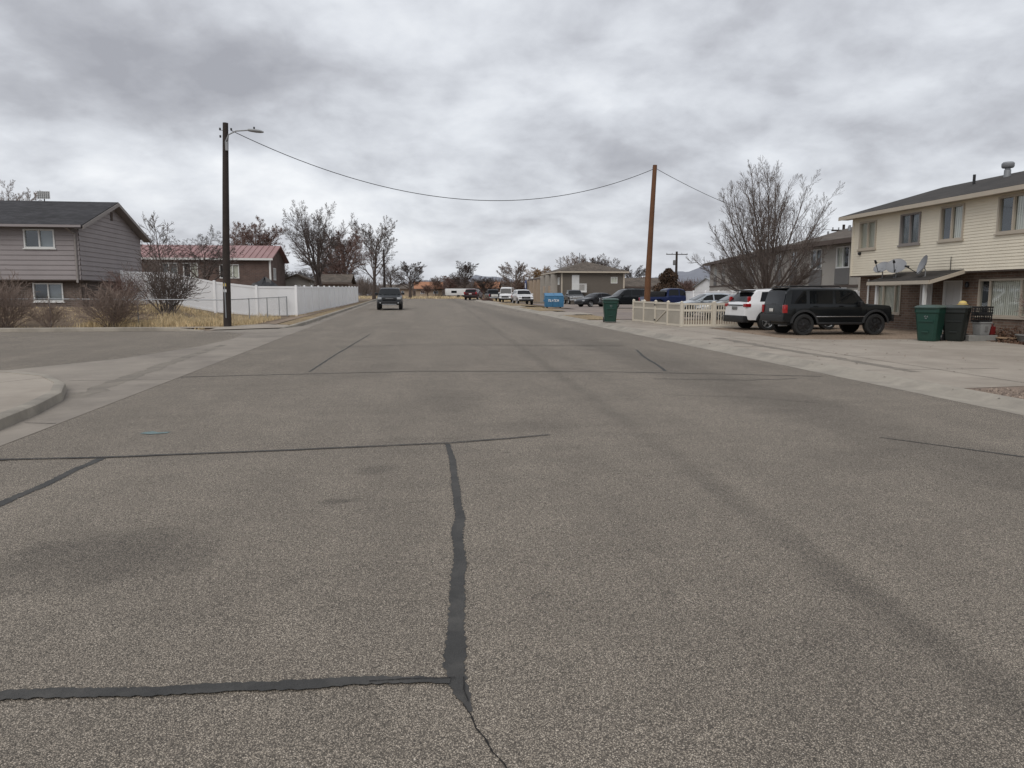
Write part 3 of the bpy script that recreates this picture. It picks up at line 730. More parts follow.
def satellite_dish(loc, rz, tilt, label, r=.42):
    t = thing('satellite_dish', label, 'satellite dish', loc, rz, 'satellite dishes on the porch roof')
    mb = MB(); T = Matrix.Translation((0, 0, .42)) @ Matrix.Rotation(R(90 - tilt), 4, 'X')
    prof = [(0.0, -.07), (r * .35, -.062), (r * .7, -.032), (r, .015), (r * 1.015, .018), (r * 1.0, .005), (r * .7, -.045), (r * .35, -.075), (0, -.083)]
    mb.lathe(prof, 28, T=lambda p: T @ Vector((p[0], p[1] * 1.12, p[2])), close=False)
    mb.build('reflector', M['dish'], t, smooth=True)
    mb = MB(); mb.tube([(0, .12, -.02), (0, .12, .2), (0, .05, .4)], .022, 8); mb.box(-.09, .09, .04, .2, -.03, -.012)
    mb.build('mast', M['grey_paint'], t)
    mb = MB(); a = T @ Vector((0, -r * 1.05, .02)); f = T @ Vector((0, -r * .75, .52)); mb.tube([T @ Vector((0, -.1, -.08)), a, f], .015, 6); mb.build('feed_arm', M['black'], t)
    mb = MB(); d = (T @ Vector((0, -.2, .25))) - f; d.normalize(); mb.tube([f - d * .03, f + d * .12], [.035, .05], 8); mb.build('feed_horn', M['black'], t)
    return t
def porch_z(x): return 2.24 + (x - 18.35) * .52 / 1.85
satellite_dish((18.75, 27.05, porch_z(18.75) + .03), R(-62), 48, 'round grey satellite dish at the left end of the porch roof', .29)
satellite_dish((18.85, 26.3, porch_z(18.85) + .03), R(-45), 46, 'wide grey satellite dish, middle one of three on the porch roof', .36)
satellite_dish((18.8, 24.75, porch_z(18.8) + .03), R(-108), 20, 'grey satellite dish standing edge-on, nearest to the white door', .33)

def grey_house():
    t = thing('split_level_house', 'mauve grey lap sided split-level house with charcoal roof on the left corner', 'house', (-15.95, 38, .04))
    F1 = Face(0, 0, -1, 0, 0, -1); F1b = Face(-.0, .42, -1, 0, 0, -1); F2 = Face(0, 0, 0, 1, 1, 0); F2b = Face(-.18, .42, 0, 1, 1, 0)
    L1, L2 = 14.0, 8.1
    h1 = (1.07, 2.45, 3.90, 4.80); h1b = (6.5, 8.4, 3.90, 4.80); h2 = (1.05, 2.42, 1.34, 2.24)
    mb = MB(); wall(mb, F1, 2.4, 5.0, lambda z: (0, L1), [h1, h1b], bh=.235, tilt=.03)
    def gs(z):
        if z <= 5.0: return (0, L2)
        k = (z - 5.0) / 1.47 * L2 / 2; return (min(k, L2 / 2), max(L2 - k, L2 / 2))
    wall(mb, F2, 2.4, 6.45, gs, (), bh=.235, tilt=.03)
    mb.build('siding_wall', M['siding_grey'], t)
    mb = MB(); wall(mb, F1b, .7, 2.4, lambda z: (.2, L1), [h2]); wall(mb, F2b, .7, 2.4, lambda z: (0, L2 - .5)); mb.build('brick_wall', M['brick_grey'], t)
    mb = MB(); wall(mb, Face(-L1, 0, 0, 1, -1, 0), .7, 5.0, lambda z: (0, L2)); wall(mb, Face(0, L2, -1, 0, 0, 1), .7, 5.0, lambda z: (0, L1)); mb.poly([(-L1, 0, 5), (-L1, L2, 5), (-L1, L2 / 2, 6.45)]); mb.build('rear_wall', M['siding_grey'], t)
    mb = MB(); mb.box(-L1, 0, .003, .5, 2.34, 2.398); mb.box(-.25, -.003, .5, L2, 2.34, 2.398); mb.build('overhang_soffit', M['trim_brown'], t)
    window(F1, t, *h1, 'white_frame', mulls=(.5,), back='rear_dark', fw=.065, n_out=.05); window(F1, t, *h1b, 'white_frame', mulls=(.5,), back='blind', fw=.065, n_out=.05)
    window(F1b, t, *h2, 'white_frame', mulls=(.5,), back='rear_dark', fw=.06, n_out=.04)
    # roof
    mb = MB(); xr, xl, yc = .42, -L1 - .4, L2 / 2
    slab(mb, (xl, -.5, 5.0), (xr, -.5, 5.0), (xr, yc, 6.6), (xl, yc, 6.6), .06)
    slab(mb, (xl, yc, 6.6), (xr, yc, 6.6), (xr, L2 + .5, 5.0), (xl, L2 + .5, 5.0), .06)
    rf = mb.build('roof', M['shingle_dark'], t)
    mb = MB()
    for ya, yb in ((-.5, yc), (L2 + .5, yc)):
        mb.hexa([(xr + .001, ya, 4.78), (xr + .04, ya, 4.78), (xr + .04, yb, 6.38), (xr + .001, yb, 6.38)], [(xr + .001, ya, 4.95), (xr + .04, ya, 4.95), (xr + .04, yb, 6.56), (xr + .001, yb, 6.56)])
        mb.hexa([(0.04, ya, 4.79), (xr, ya, 4.79), (xr, yb, 6.39), (0.04, yb, 6.39)], [(0.04, ya, 4.81), (xr, ya, 4.81), (xr, yb, 6.41), (0.04, yb, 6.41)])
    mb.build('rake_board', M['trim_grey'], rf)
    mb = MB(); mb.box(xl, xr - .05, -.60, -.503, 4.86, 4.975); mb.build('gutter', M['siding_grey'], rf)
    mb = MB(); mb.tube([(-.35, -.5, 4.88), (-.3, -.2, 4.72), (-.14, -.07, 4.6), (-.14, -.07, 2.45), (-.14, -.12, 2.25)], .05, 8); mb.build('downspout', M['trim_grey'], t)
    mb = MB(); F2.box(mb, yc - .13, yc + .13, 5.62, 6.08, .02, .05)
    for k in range(6): F2.box(mb, yc - .11, yc + .11, 5.65 + k * .07, 5.68 + k * .07, .05, .065)
    mb.build('gable_vent', M['trim_brown'], t)
    mb = MB(); F2.box(mb, 7.1, 7.75, 2.62, 2.92, .03, .35); ac = mb.build('air_conditioner', M['trim_brown'], t)
    mb = MB()
    for k in range(5): F2.box(mb, 7.14, 7.71, 2.66 + k * .05, 2.685 + k * .05, .35, .36)
    mb.build('grille', M['black'], ac)
    return t
grey_house()
# grid antenna on the left roof
t = thing('rooftop_antenna', 'small pale grid antenna on a short mast on the charcoal roof', 'antenna', (-19.2, 42.05, 6.55))
mb = MB(); mb.tube([(0, 0, 0), (0, 0, .25)], .03, 8); mb.build('mast', M['black'], t)
mb = MB(); mb.box(-.30, .30, -.03, -.015, .2, .58); mb.build('backing', M['grey_paint'], t)
mb = MB()
for k in range(7): mb.box(-.30 + k * .1 - .008, -.30 + k * .1 + .008, -.06, -.032, .19, .59)
for k in range(5): mb.box(-.31, .31, -.075, -.061, .2 + k * .095 - .006, .2 + k * .095 + .006)
mb.build('grid', M['white_frame'], t)

def plain_house(name, label, cat, X0, X1, Y0, Y1, z0, eave, ridge, ax, wm, rm, front=(), right=(), left=(), over=.4, fascia='trim_brown', frame='white_frame', roof_t=.12, rz=0, ribs=False, hip=0, seg=None, group=None):
    """rectangular house with a gable or hipped roof; window lists in metres along each wall"""
    t = thing(name, label, cat, (X0, Y0, z0), rz, group); W, D = X1 - X0, Y1 - Y0; e, r = eave - z0, ridge - z0
    FF = Face(0, 0, 1, 0, 0, -1); FR = Face(W, 0, 0, 1, 1, 0); FL = Face(0, D, 0, -1, -1, 0); FB = Face(W, D, -1, 0, 0, 1)
    gb = lambda z, L, g: (0, L) if (z <= e or not g) else (min((z - e) / (r - e) * L / 2, L / 2), max(L - (z - e) / (r - e) * L / 2, L / 2))
    for f, L, hs, g in ((FF, W, front, ax == 'y'), (FR, D, right, ax == 'x'), (FL, D, left, ax == 'x'), (FB, W, (), ax == 'y')):
        mb = MB(); hh = [h[:4] for h in hs]
        wall(mb, f, -.3, e, lambda z: (0, L), hh)
        if g and not hip: mb.poly([f.p(0, e), f.p(L, e), f.p(L / 2, r - .02)])
        mb.build('wall', M[wm], t)
        for h in hs: window(f, t, *h[:4], frame, mulls=h[4] if len(h) > 4 else (.5,), back=h[5] if len(h) > 5 else 'dark', sill=False, fw=.07)
    mb = MB(); o = over
    if ax == 'x':
        hx = hip; A = [(-o, -o, e), (W + o, -o, e), (W + o - hx, D / 2, r), (-o + hx, D / 2, r)]
        slab(mb, A[0], A[1], A[2], A[3], roof_t); slab(mb, A[3], A[2], (W + o, D + o, e), (-o, D + o, e), roof_t)
        if hip:
            mb.poly([(W + o, -o, e), (W + o, D + o, e), (W + o - hx, D / 2, r)]); mb.poly([(-o, D + o, e), (-o, -o, e), (-o + hx, D / 2, r)])
    else:
        hy = hip
        slab(mb, (-o, -o, e), (W / 2, -o + hy, r), (W / 2, D + o - hy, r), (-o, D + o, e), roof_t); slab(mb, (W / 2, -o + hy, r), (W + o, -o, e), (W + o, D + o, e), (W / 2, D + o - hy, r), roof_t)
        if hip:
            mb.poly([(-o, -o, e), (W + o, -o, e), (W / 2, -o + hy, r)]); mb.poly([(W + o, D + o, e), (-o, D + o, e), (W / 2, D + o - hy, r)])
    rf = mb.build('roof', M[rm], t)
    if ribs:
        mb = MB(); n = int((W + 2 * o) / .45)
        for i in range(n + 1):
            x = -o + (W + 2 * o) * i / n
            mb.hexa([(x - .02, -o, e), (x + .02, -o, e), (x + .02, D / 2, r), (x - .02, D / 2, r)], [(x - .02, -o, e + .05), (x + .02, -o, e + .05), (x + .02, D / 2, r + .05), (x - .02, D / 2, r + .05)])
        mb.build('seams', M[rm], rf)
    mb = MB()
    if ax == 'x' or hip:
        mb.box(-o, W + o, -o - .03, -o - .003, e - roof_t - .1, e - .02)
    if ax == 'y' or hip:
        mb.box(-o - .03, -o - .003, -o, D + o, e - roof_t - .1, e - .02)
    if mb.v: mb.build('fascia', M[fascia], rf)
    return t
# red-roofed house behind the white fence
t = plain_house('ranch_house', 'low dark brick house with faded red metal roof behind the white fence', 'house', -26, -11.2, 60, 67.2, .9, 4.6, 5.8, 'x', 'brick_red', 'red_metal',
    front=[(6.6, 7.9, 2.2, 3.3, (.5,), 'curtain'), (8.3, 9.4, 2.0, 3.3, (.5,), 'half'), (11.0, 12.5, 2.1, 3.2, (.33, .66), 'half')], right=[(1.6, 2.7, 2.0, 3.0)], over=.35, fascia='white_frame', roof_t=.08, ribs=True)
mb = MB(); mb.box(14.8, 14.93, -.08, .04, -.2, 3.6); mb.build('corner_post', M['white_frame'], t)
# dark tarp-covered heap in its yard
mb = MB(); rnd = random.Random(3); n0 = 14
for j in range(7):
    for i in range(n0):
        a = 2 * PI * i / n0; rr = (1 - (j / 6) ** 1.6) * (1 + .22 * rnd.uniform(-1, 1)); mb.v.append((1.7 * rr * math.cos(a), .9 * rr * math.sin(a), 1.35 * (j / 6) * (1 + .1 * rnd.uniform(-1, 1)) + .02))
for j in range(6):
    for i in range(n0): mb.f.append((j * n0 + i, j * n0 + (i + 1) % n0, (j + 1) * n0 + (i + 1) % n0, (j + 1) * n0 + i))
M['tarp'] = mat('black_tarp', (.012, .012, .014), .45, .2, 3)
o = mb.build('tarp_heap', M['tarp']); o.location = (-10.4, 54.0, gz(-10.4, 54) + .95); tag(o, 'black tarp-covered heap showing above the white fence by the red roof', 'tarp')
mb = MB(); mb.box(-11.9, -8.9, 53.1, 54.9, gz(-10.4, 54) - .1, gz(-10.4, 54) + .95); tag(mb.build('flatbed_trailer', M['trim_brown']), 'brown flat trailer bed under the black tarp heap', 'trailer')
# brown house and shed behind the big bare tree
plain_house('bungalow', 'low brown roofed bungalow half hidden behind the tall bare tree', 'house', -10.6, -7.1, 83, 90, .8, 3.1, 4.1, 'x', 'far_brown', 'shingle_tan', front=[(.6, 1.6, 1.0, 1.7), (2.2, 3.1, 1.0, 1.7)])
plain_house('garden_shed', 'pale grey garden shed behind the white fence beneath the bare tree', 'shed', -11.4, -9.2, 68, 71, .7, 3.0, 3.6, 'y', 'stucco', 'shingle_tan', front=[(.8, 1.4, 1.4, 1.9)])
plain_house('far_house', 'tan house with orange roof at the far end of the street', 'house', .8, 6.2, 152, 160, 1.2, 3.0, 4.5, 'x', 'far_tan', 'orange_roof', front=[(1, 1.8, .7, 1.4), (3.6, 4.6, .7, 1.4)])
plain_house('far_house', 'low tan house beside the orange-roofed one at the street end', 'house', -5.2, 0.1, 158, 166, 1.2, 3.1, 4.0, 'x', 'far_tan', 'shingle_tan', front=[(2.5, 3.5, .7, 1.4)])
plain_house('far_house', 'reddish roofed far house low between the two street-end trees', 'house', 15.5, 22, 172, 180, 1.2, 3.3, 4.9, 'x', 'far_brown', 'orange_roof', front=[(2, 3, .8, 1.5)])
plain_house('far_house', 'dark brown roofed far house behind the parked van', 'house', 21, 29, 165, 173, 1.2, 3.4, 4.7, 'x', 'far_tan', 'shingle_brown', front=[(1.4, 2.5, .8, 1.6)])
# pair of apartment blocks down the right side
lw = [(k * 3.0 + .8, k * 3.0 + 2.0, z, z + 1.0, (.5,), 'half') for k in range(4) for z in (2.55,)] + [(k * 3.0 + .7, k * 3.0 + 2.1, .3, 1.45, (.5,), 'dark') for k in range(4)]
t = plain_house('apartment_block', 'grey brown two-storey apartment block with white balcony, behind the blue dumpster', 'apartment block', 19.7, 28.4, 95, 107, .5, 4.85, 6.3, 'y', 'siding_olive', 'shingle_tan',
    front=[(6.8, 7.7, 2.75, 3.6, (.5,), 'blind')], left=lw, over=.5, hip=4.2, fascia='trim_cream')
F = Face(0, 0, 1, 0, 0, -1)
mb = MB(); F.box(mb, 1.45, 2.45, 1.85, 3.85, .003, .05); d_ = mb.build('balcony_door', M['door_white'], t)
mb = MB(); F.box(mb, 1.2, 3.2, 1.55, 1.78, .003, 1.25); bl = mb.build('balcony', M['white_frame'], t)
mb = MB()
for k in range(15): F.box(mb, 1.22 + k * .139, 1.26 + k * .139, 1.78, 2.6, 1.19, 1.22)
for k in range(9): F.box(mb, 3.15, 3.18, 1.78, 2.6, .1 + k * .13, .13 + k * .13)
F.box(mb, 1.2, 3.2, 2.6, 2.68, 1.17, 1.24); F.box(mb, 3.14, 3.2, 2.6, 2.68, .003, 1.168); mb.build('railing', M['white_frame'], bl)
mb = MB(); F.box(mb, -.01, .18, -.2, 4.1, .003, .03); F.box(mb, 8.5, 8.72, -.2, 4.1, .003, .03); mb.build('corner_trim', M['trim_cream'], t)
FLf = Face(0, 12, 0, -1, -1, 0)
for u in (1.2, 5.2, 9.2):
    mb = MB(); FLf.box(mb, u, u + .35, -.2, 4.0, .003, .9); mb.build('facade_pier', M['stucco'], t)
for u in (2.4, 6.4):
    mb = MB(); FLf.box(mb, u, u + 2.2, 1.5, 2.45, .003, .7); mb.build('balcony', M['far_tan'], t)
mb = MB(); mb.tube([(3.4, 4, 5.6), (3.4, 4, 7.0)], .06, 6); mb.tube([(1.3, 7, 4.9), (1.3, 7, 6.5)], .05, 6); mb.build('vent_pipe', M['galv'], t)
t = plain_house('apartment_block', 'farther apartment block with pinkish piers and a blue panel at its street end', 'apartment block', 20.3, 29, 109, 124, .5, 4.35, 5.7, 'y', 'far_brown', 'shingle_tan', left=lw, over=.4, hip=3.5, fascia='trim_brown')
FLf = Face(0, 15, 0, -1, -1, 0)
for u in (.3, 3.8, 7.4, 11.0):
    mb = MB(); FLf.box(mb, u, u + .45, -.2, 3.6, .003, .8); mb.build('facade_pier', M['far_tan'], t)
mb = MB(); FLf.box(mb, -.3, 1.2, 1.9, 3.7, .85, .95); mb.build('blue_panel', M['cloud_blue'], t)
mb = MB(); FLf.box(mb, .1, .8, 2.4, 3.2, .952, .97); mb.build('white_panel', M['white'], t)
plain_house('gabled_house', 'small brown roofed house with a pale gable right of the apartment block', 'house', 29.5, 38, 100, 107, .5, 2.9, 4.2, 'x', 'stucco', 'shingle_tan', front=[(2.6, 3.6, 1.0, 1.9)], over=.35)
plain_house('far_shed', 'long low pale roofed shed in front of the mountain', 'shed', 46, 62, 104, 114, .5, 3.0, 4.4, 'x', 'white', 'galv', over=.3)
plain_house('far_house', 'orange roofed house behind the rusty juniper', 'house', 41.2, 44.6, 128, 134, .5, 3.4, 5.0, 'y', 'far_brown', 'orange_roof', front=[(1.2, 2.1, 1.3, 2.2)])
# two greige apartment blocks behind the white privacy fence
def greige(name, label, loc, rz, L, D, e, ridge, n, seg):
    t = thing(name, label, 'apartment block', loc, rz)
    Fw = Face(0, 0, 0, 1, -1, 0)         # facade looks to -x, u runs away from the camera
    hs = []
    for k in range(n):
        u = .9 + k * seg
        hs += [(u, u + 1.25, e - 1.55, e - .35), (u + .1, u + 1.15, .9, 1.75)]
    mb = MB(); wall(mb, Fw, -.2, e, lambda z: (0, L), hs); wall(mb, Face(0, 0, 1, 0, 0, -1), -.2, e, lambda z: (0, D)); wall(mb, Face(0, L, 1, 0, 0, 1), -.2, e, lambda z: (0, D))
    mb.poly([(0, 0, e), (D, 0, e), (D / 2, 0, ridge - .05)]); mb.build('wall', M['stucco'], t)
    for i, h in enumerate(hs):
        window(Fw, t, *h, 'white_frame', mulls=(.5,), back=['half', 'dark', 'curtained', 'blind'][i % 4], sill=False, fw=.07)
        if i % 2 == 0:
            mb = MB(); Fw.box(mb, h[0] - .05, h[1] + .05, e - 2.45, e - 1.57, .003, .05); mb.build('spandrel_panel', M['stucco_dark'], t)
    mb = MB(); Fw.box(mb, 0, L, e - 2.62, e - 2.48, .003, .045); mb.build('belt_trim', M['trim_brown'], t)
    mb = MB(); slab(mb, (-.7, -.5, e), (D / 2, -.5, ridge), (D / 2, L + .5, ridge), (-.7, L + .5, e), .1); slab(mb, (D / 2, -.5, ridge), (D + .7, -.5, e), (D + .7, L + .5, e), (D / 2, L + .5, ridge), .1)
    rf = mb.build('roof', M['shingle_tan'], t)
    mb = MB(); mb.box(-.74, -.703, -.5, L + .5, e - .26, e - .02); mb.box(-.70, -.003, -.5, L + .5, e - .22, e - .19); mb.build('fascia', M['trim_brown'], rf)
    for k in range(n):
        mb = MB(); mb.tube([(D * .25, 1.5 + k * seg, e), (D * .25, 1.5 + k * seg, e + (ridge - e) * .5 + .4)], .07, 6); mb.build('vent_pipe', M['galv'], rf)
    return t
greige('apartment_block', 'greige apartment block next behind the cream house, white window over grey panel', (23.8, 36.2, .38), 0, 5.6, 8, 4.36, 5.7, 2, 2.7)
greige('apartment_block', 'long greige apartment block seen through the big bare tree', (26.2, 44.0, .42), -R(11.4), 34, 9, 4.75, 6.0, 9, 3.7)

# ------------------------------------------------------------------ fences
def vinyl_fence():
    t = thing('privacy_fence', 'long white vinyl privacy fence running from the grey house along the street', 'fence', (0, 0, 0))
    def run(A, B, n, h):
        for i in range(n):
            a = (A[0] + (B[0] - A[0]) * i / n, A[1] + (B[1] - A[1]) * i / n); b = (A[0] + (B[0] - A[0]) * (i + 1) / n, A[1] + (B[1] - A[1]) * (i + 1) / n)
            l = math.hypot(b[0] - a[0], b[1] - a[1]); ux, uy = (b[0] - a[0]) / l, (b[1] - a[1]) / l
            f = Face(a[0], a[1], ux, uy, uy, -ux)
            za, zb = gz(*a), gz(*b)
            def hx(mb, u0, u1, z0, z1, n0, n1):
                g0 = za + (zb - za) * u0 / l; g1 = za + (zb - za) * u1 / l
                mb.hexa([f.p(u0, g0 + z0, n1), f.p(u1, g1 + z0, n1), f.p(u1, g1 + z0, n0), f.p(u0, g0 + z0, n0)], [f.p(u0, g0 + z1, n1), f.p(u1, g1 + z1, n1), f.p(u1, g1 + z1, n0), f.p(u0, g0 + z1, n0)])
            mb = MB(); m_ = int(l / .17); hx(mb, .065, l - .065, .09, h - .09, -.010, .010)
            p_ = mb.build('fence_panel', M['white'], t)
            mb = MB(); hx(mb, .065, l - .065, .03, .16, -.03, .03); mb.build('rail', M['white'], p_); mb = MB(); hx(mb, .065, l - .065, h - .14, h - .02, -.03, .03); mb.build('rail', M['white'], p_)
        for i in range(n + 1):
            x, y = A[0] + (B[0] - A[0]) * i / n, A[1] + (B[1] - A[1]) * i / n; z = gz(x, y)
            if i == 0 and A == C1: continue
            mb = MB(); s = .064; mb.box(x - s, x + s, y - s, y + s, z - .1, z + h + .02)
            mb.hexa([(x - s - .012, y - s - .012, z + h + .02), (x + s + .012, y - s - .012, z + h + .02), (x + s + .012, y + s + .012, z + h + .02), (x - s - .012, y + s + .012, z + h + .02)],
                    [(x - .01, y - .01, z + h + .05), (x + .01, y - .01, z + h + .05), (x + .01, y + .01, z + h + .05), (x - .01, y + .01, z + h + .05)])
            mb.build('fence_post', M['white'], t)
    C0, C1, C2 = (-15.5, 41.8), (-7.0, 45.6), (-6.25, 86.0)
    run(C0, C1, 4, 1.80); run(C1, C2, 13, 1.80)
vinyl_fence()
def back_fence():
    t = thing('privacy_fence', 'white vinyl privacy fence behind the parked cars, in front of the greige blocks', 'fence', (0, 0, 0))
    for i in range(11):
        y0, y1 = 32 + i * 2.4, 34.4 + i * 2.4; z = gz(22.5, y0); mb = MB()
        for k in range(14): mb.box(22.49, 22.51, y0 + .05 + k * .165, y0 + .05 + k * .165 + .158, z + .05, z + 1.5)
        mb.box(22.47, 22.53, y0 + .06, y1 - .06, z + 1.5, z + 1.57); mb.build('fence_panel', M['white'], t)
        mb = MB(); mb.box(22.44, 22.56, y0 - .06, y0 + .06, z - .05, z + 1.62); mb.build('fence_post', M['white'], t)
back_fence()
def picket_fence():
    t = thing('picket_fence', 'low tan vinyl picket fence with a braced gate around the parking lot corner', 'fence', (0, 0, 0))
    A, B, C = (11.15, 35.6), (11.5, 29.9), (14.35, 29.75); h = 1.08
    def run(A, B, n, kind):
        L = math.hypot(B[0] - A[0], B[1] - A[1]); ux, uy = (B[0] - A[0]) / L, (B[1] - A[1]) / L; f = Face(A[0], A[1], ux, uy, uy, -ux); l = L / n
        for i in range(n):
            z = gz(A[0] + ux * (i + .5) * l, A[1] + uy * (i + .5) * l); u0, u1 = i * l, (i + 1) * l
            nm = 'gate' if (kind == 'y' and i == 2) else 'fence_panel'
            mb = MB()
            for a, b in ((.06, .15), (.70, .79), (h - .10, h - .02)): f.box(mb, u0 + .05, u1 - .05, z + a, z + b, -.025, .025)
            p_ = mb.build(nm, M['tan_vinyl'], t)
            mb = MB(); m_ = 12 if kind == 'x' else 13
            for k in range(m_):
                c = u0 + .05 + (l - .1) * (k + .5) / m_
                hw = .020 if kind == 'x' else .030
                f.box(mb, c - hw, c + hw, z + .08, z + h - .04, -.012, .012)
            if kind == 'y': f.box(mb, u0 + .05, u1 - .05, z + .155, z + .69, .0125, .0155)
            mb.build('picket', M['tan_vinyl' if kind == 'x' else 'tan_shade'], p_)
            if nm == 'gate':
                mb = MB(); mb.hexa([f.p(u0 + .06, z + .15, .026), f.p(u0 + .14, z + .15, .026), f.p(u0 + .14, z + .15, .05), f.p(u0 + .06, z + .15, .05)], [f.p(u1 - .14, z + .70, .026), f.p(u1 - .06, z + .70, .026), f.p(u1 - .06, z + .70, .05), f.p(u1 - .14, z + .70, .05)]); mb.build('brace', M['tan_vinyl'], p_)
                for zz in (.2, .9):
                    mb = MB(); f.box(mb, u0 - .02, u0 + .1, z + zz, z + zz + .07, -.06, -.026); f.box(mb, u0 - .02, u0 + .1, z + zz, z + zz + .07, .052, .075); mb.build('hinge', M['black'], p_)
        for i in range(n + 1):
            if kind == 'x' and i == 0: continue
            x, y = A[0] + ux * i * l, A[1] + uy * i * l; z = gz(x, y); s = .055 if kind == 'y' else .075; mb = MB()
            mb.box(x - s, x + s, y - s, y + s, z - .05, z + h + .01)
            mb.hexa([(x - s - .012, y - s - .012, z + h + .01), (x + s + .012, y - s - .012, z + h + .01), (x + s + .012, y + s + .012, z + h + .01), (x - s - .012, y + s + .012, z + h + .01)], [(x - .01, y - .01, z + h + .07), (x + .01, y - .01, z + h + .07), (x + .01, y + .01, z + h + .07), (x - .01, y + .01, z + h + .07)])
            mb.build('fence_post', M['tan_vinyl'], t)
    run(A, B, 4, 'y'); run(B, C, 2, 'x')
picket_fence()
def chain_link():
    t = thing('chain_link_fence', 'low galvanised chain-link fence around the dry grass corner by the wood pole', 'fence', (0, 0, 0)); h = 1.15
    pts = [(-30, 33.9), (-26.4, 33.9), (-22.8, 33.9), (-19.2, 33.9), (-15.6, 33.9), (-12, 33.9), (-8.25, 33.95), (-8.0, 37.3), (-7.75, 40.5), (-7.6, 43.2), (-7.5, 45.2)]
    for i, (x, y) in enumerate(pts):
        mb = MB(); z = gz(x, y); mb.tube([(x, y, z - .05), (x, y, z + h + .03)], .03 if i in (6, 10) else .024, 8)
        mb.build('fence_post', M['galv'], t)
    for (a, b) in zip(pts, pts[1:]):
        za, zb = gz(*a), gz(*b); mb = MB(); mb.tube([(*a, za + h), (*b, zb + h)], .021, 8); mb.build('top_rail', M['galv'], t)
        l = math.hypot(b[0] - a[0], b[1] - a[1]); ux, uy = (b[0] - a[0]) / l, (b[1] - a[1]) / l; mb = MB(); st = .11; r = .0014; k = -h
        while k < l:
            for s in (1, -1):
                u0, u1, w0, w1 = (k, k + h, 0, h) if s == 1 else (k + h, k, 0, h)
                # clip to the panel
                def clip(u0, u1, w0, w1):
                    du, dw = u1 - u0, w1 - w0; t0, t1 = 0, 1
                    for lo, hi in ((0, l),):
                        if abs(du) > 1e-9:
                            ta, tb = (lo - u0) / du, (hi - u0) / du
                            t0, t1 = max(t0, min(ta, tb)), min(t1, max(ta, tb))
                    return (u0 + du * t0, u0 + du * t1, w0 + dw * t0, w0 + dw * t1) if t1 > t0 else None
                c = clip(u0, u1, w0, w1)
                if c:
                    def P_(u, w): g = za + (zb - za) * u / l; return (a[0] + ux * u, a[1] + uy * u, g + w)
                    p, q = Vector(P_(c[0], c[2])), Vector(P_(c[1], c[3])); mb.tube([p, q], r, 3, cap=False)
            k += st
        mb.build('mesh', M['galv'], t)
chain_link()

# ------------------------------------------------------------------ poles and wires
def left_pole():
    x, y = -7.95, 32.7; z = gz(x, y)
    t = thing('utility_pole', 'tall dark wooden pole with a street light arm beside the dry grass', 'utility pole', (x, y, z), 0)
    mb = MB(); mb.tube([(0, 0, -.1), (.08, 0, 3), (.20, 0, 6), (.31, 0, 8.55)], [.165, .15, .13, .11], 14); mb.build('shaft', M['pole_dark'], t, smooth=True)
    mb = MB(); mb.tube([(.0, -.17, .4), (.0, -.165, 1.9)], .025, 6); mb.build('ground_guard', M['galv'], t)
    mb = MB(); mb.tube([(.1, -.12, 7.75), (.25, -.14, 8.05), (.55, -.16, 8.2), (1.15, -.2, 8.25)], .028, 8); mb.tube([(.12, -.12, 7.5), (.2, -.13, 7.7), (.25, -.14, 8.05)], .018, 6); arm = mb.build('lamp_arm', M['grey_paint'], t, smooth=True)
    mb = MB(); prof = [(.05, 1.05, 8.25, .05), (.09, 1.15, 8.24, .06), (.13, 1.35, 8.22, .07), (.12, 1.55, 8.2, .06), (.05, 1.68, 8.18, .03)]
    for r, xx, zz, hh in prof:
        for k in range(10):
            a = 2 * PI * k / 10; mb.v.append((xx, -.2 - .02 * (xx - 1) + r * math.cos(a), zz + hh * math.sin(a)))
    for i in range(4):
        for k in range(10): mb.f.append((i * 10 + k, i * 10 + (k + 1) % 10, (i + 1) * 10 + (k + 1) % 10, (i + 1) * 10 + k))
    mb.poly(mb.v[:10]); mb.poly(mb.v[40:50])
    lm = mb.build('street_lamp_head', M['grey_paint'], t, smooth=True)
    mb = MB(); mb.tube([(1.3, -.2, 8.28), (1.3, -.2, 8.38)], .035, 8); mb.build('photocell', M['black'], lm)
    mb = MB(); mb.tube([(-.14, 0, 8.25), (.22, 0, 8.25)], .014, 6); mb.build('through_bolt', M['galv'], t)
    for dx, zz in ((-.12, 8.3), (-.12, 8.0), (.33, 8.3)):
        mb = MB(); mb.lathe([(.0, 0), (.03, 0), (.045, .03), (.03, .06), (.045, .09), (.0, .1)], 10, T=lambda p: (dx + p[0], p[1], zz - .05 + p[2])); mb.build('insulator', M['black'], t, smooth=True)
    mb = MB(); mb.box(.10, .2, -.2, -.1, 7.4, 7.75); mb.build('junction_box', M['grey_paint'], t)
    for zz in (1.5, 1.75): 
        mb = MB(); mb.box(-.05, .06, -.172, -.155, zz, zz + .12); mb.build('pole_tag', M['yellow'] if zz > 1.6 else M['white'], t)
    for ch in t.children:      # the fittings follow the slight lean of the shaft
        if ch.name.split('.')[0] in ('lamp_arm', 'street_lamp_head', 'through_bolt', 'insulator', 'junction_box'): ch.location.x = .2
left_pole()
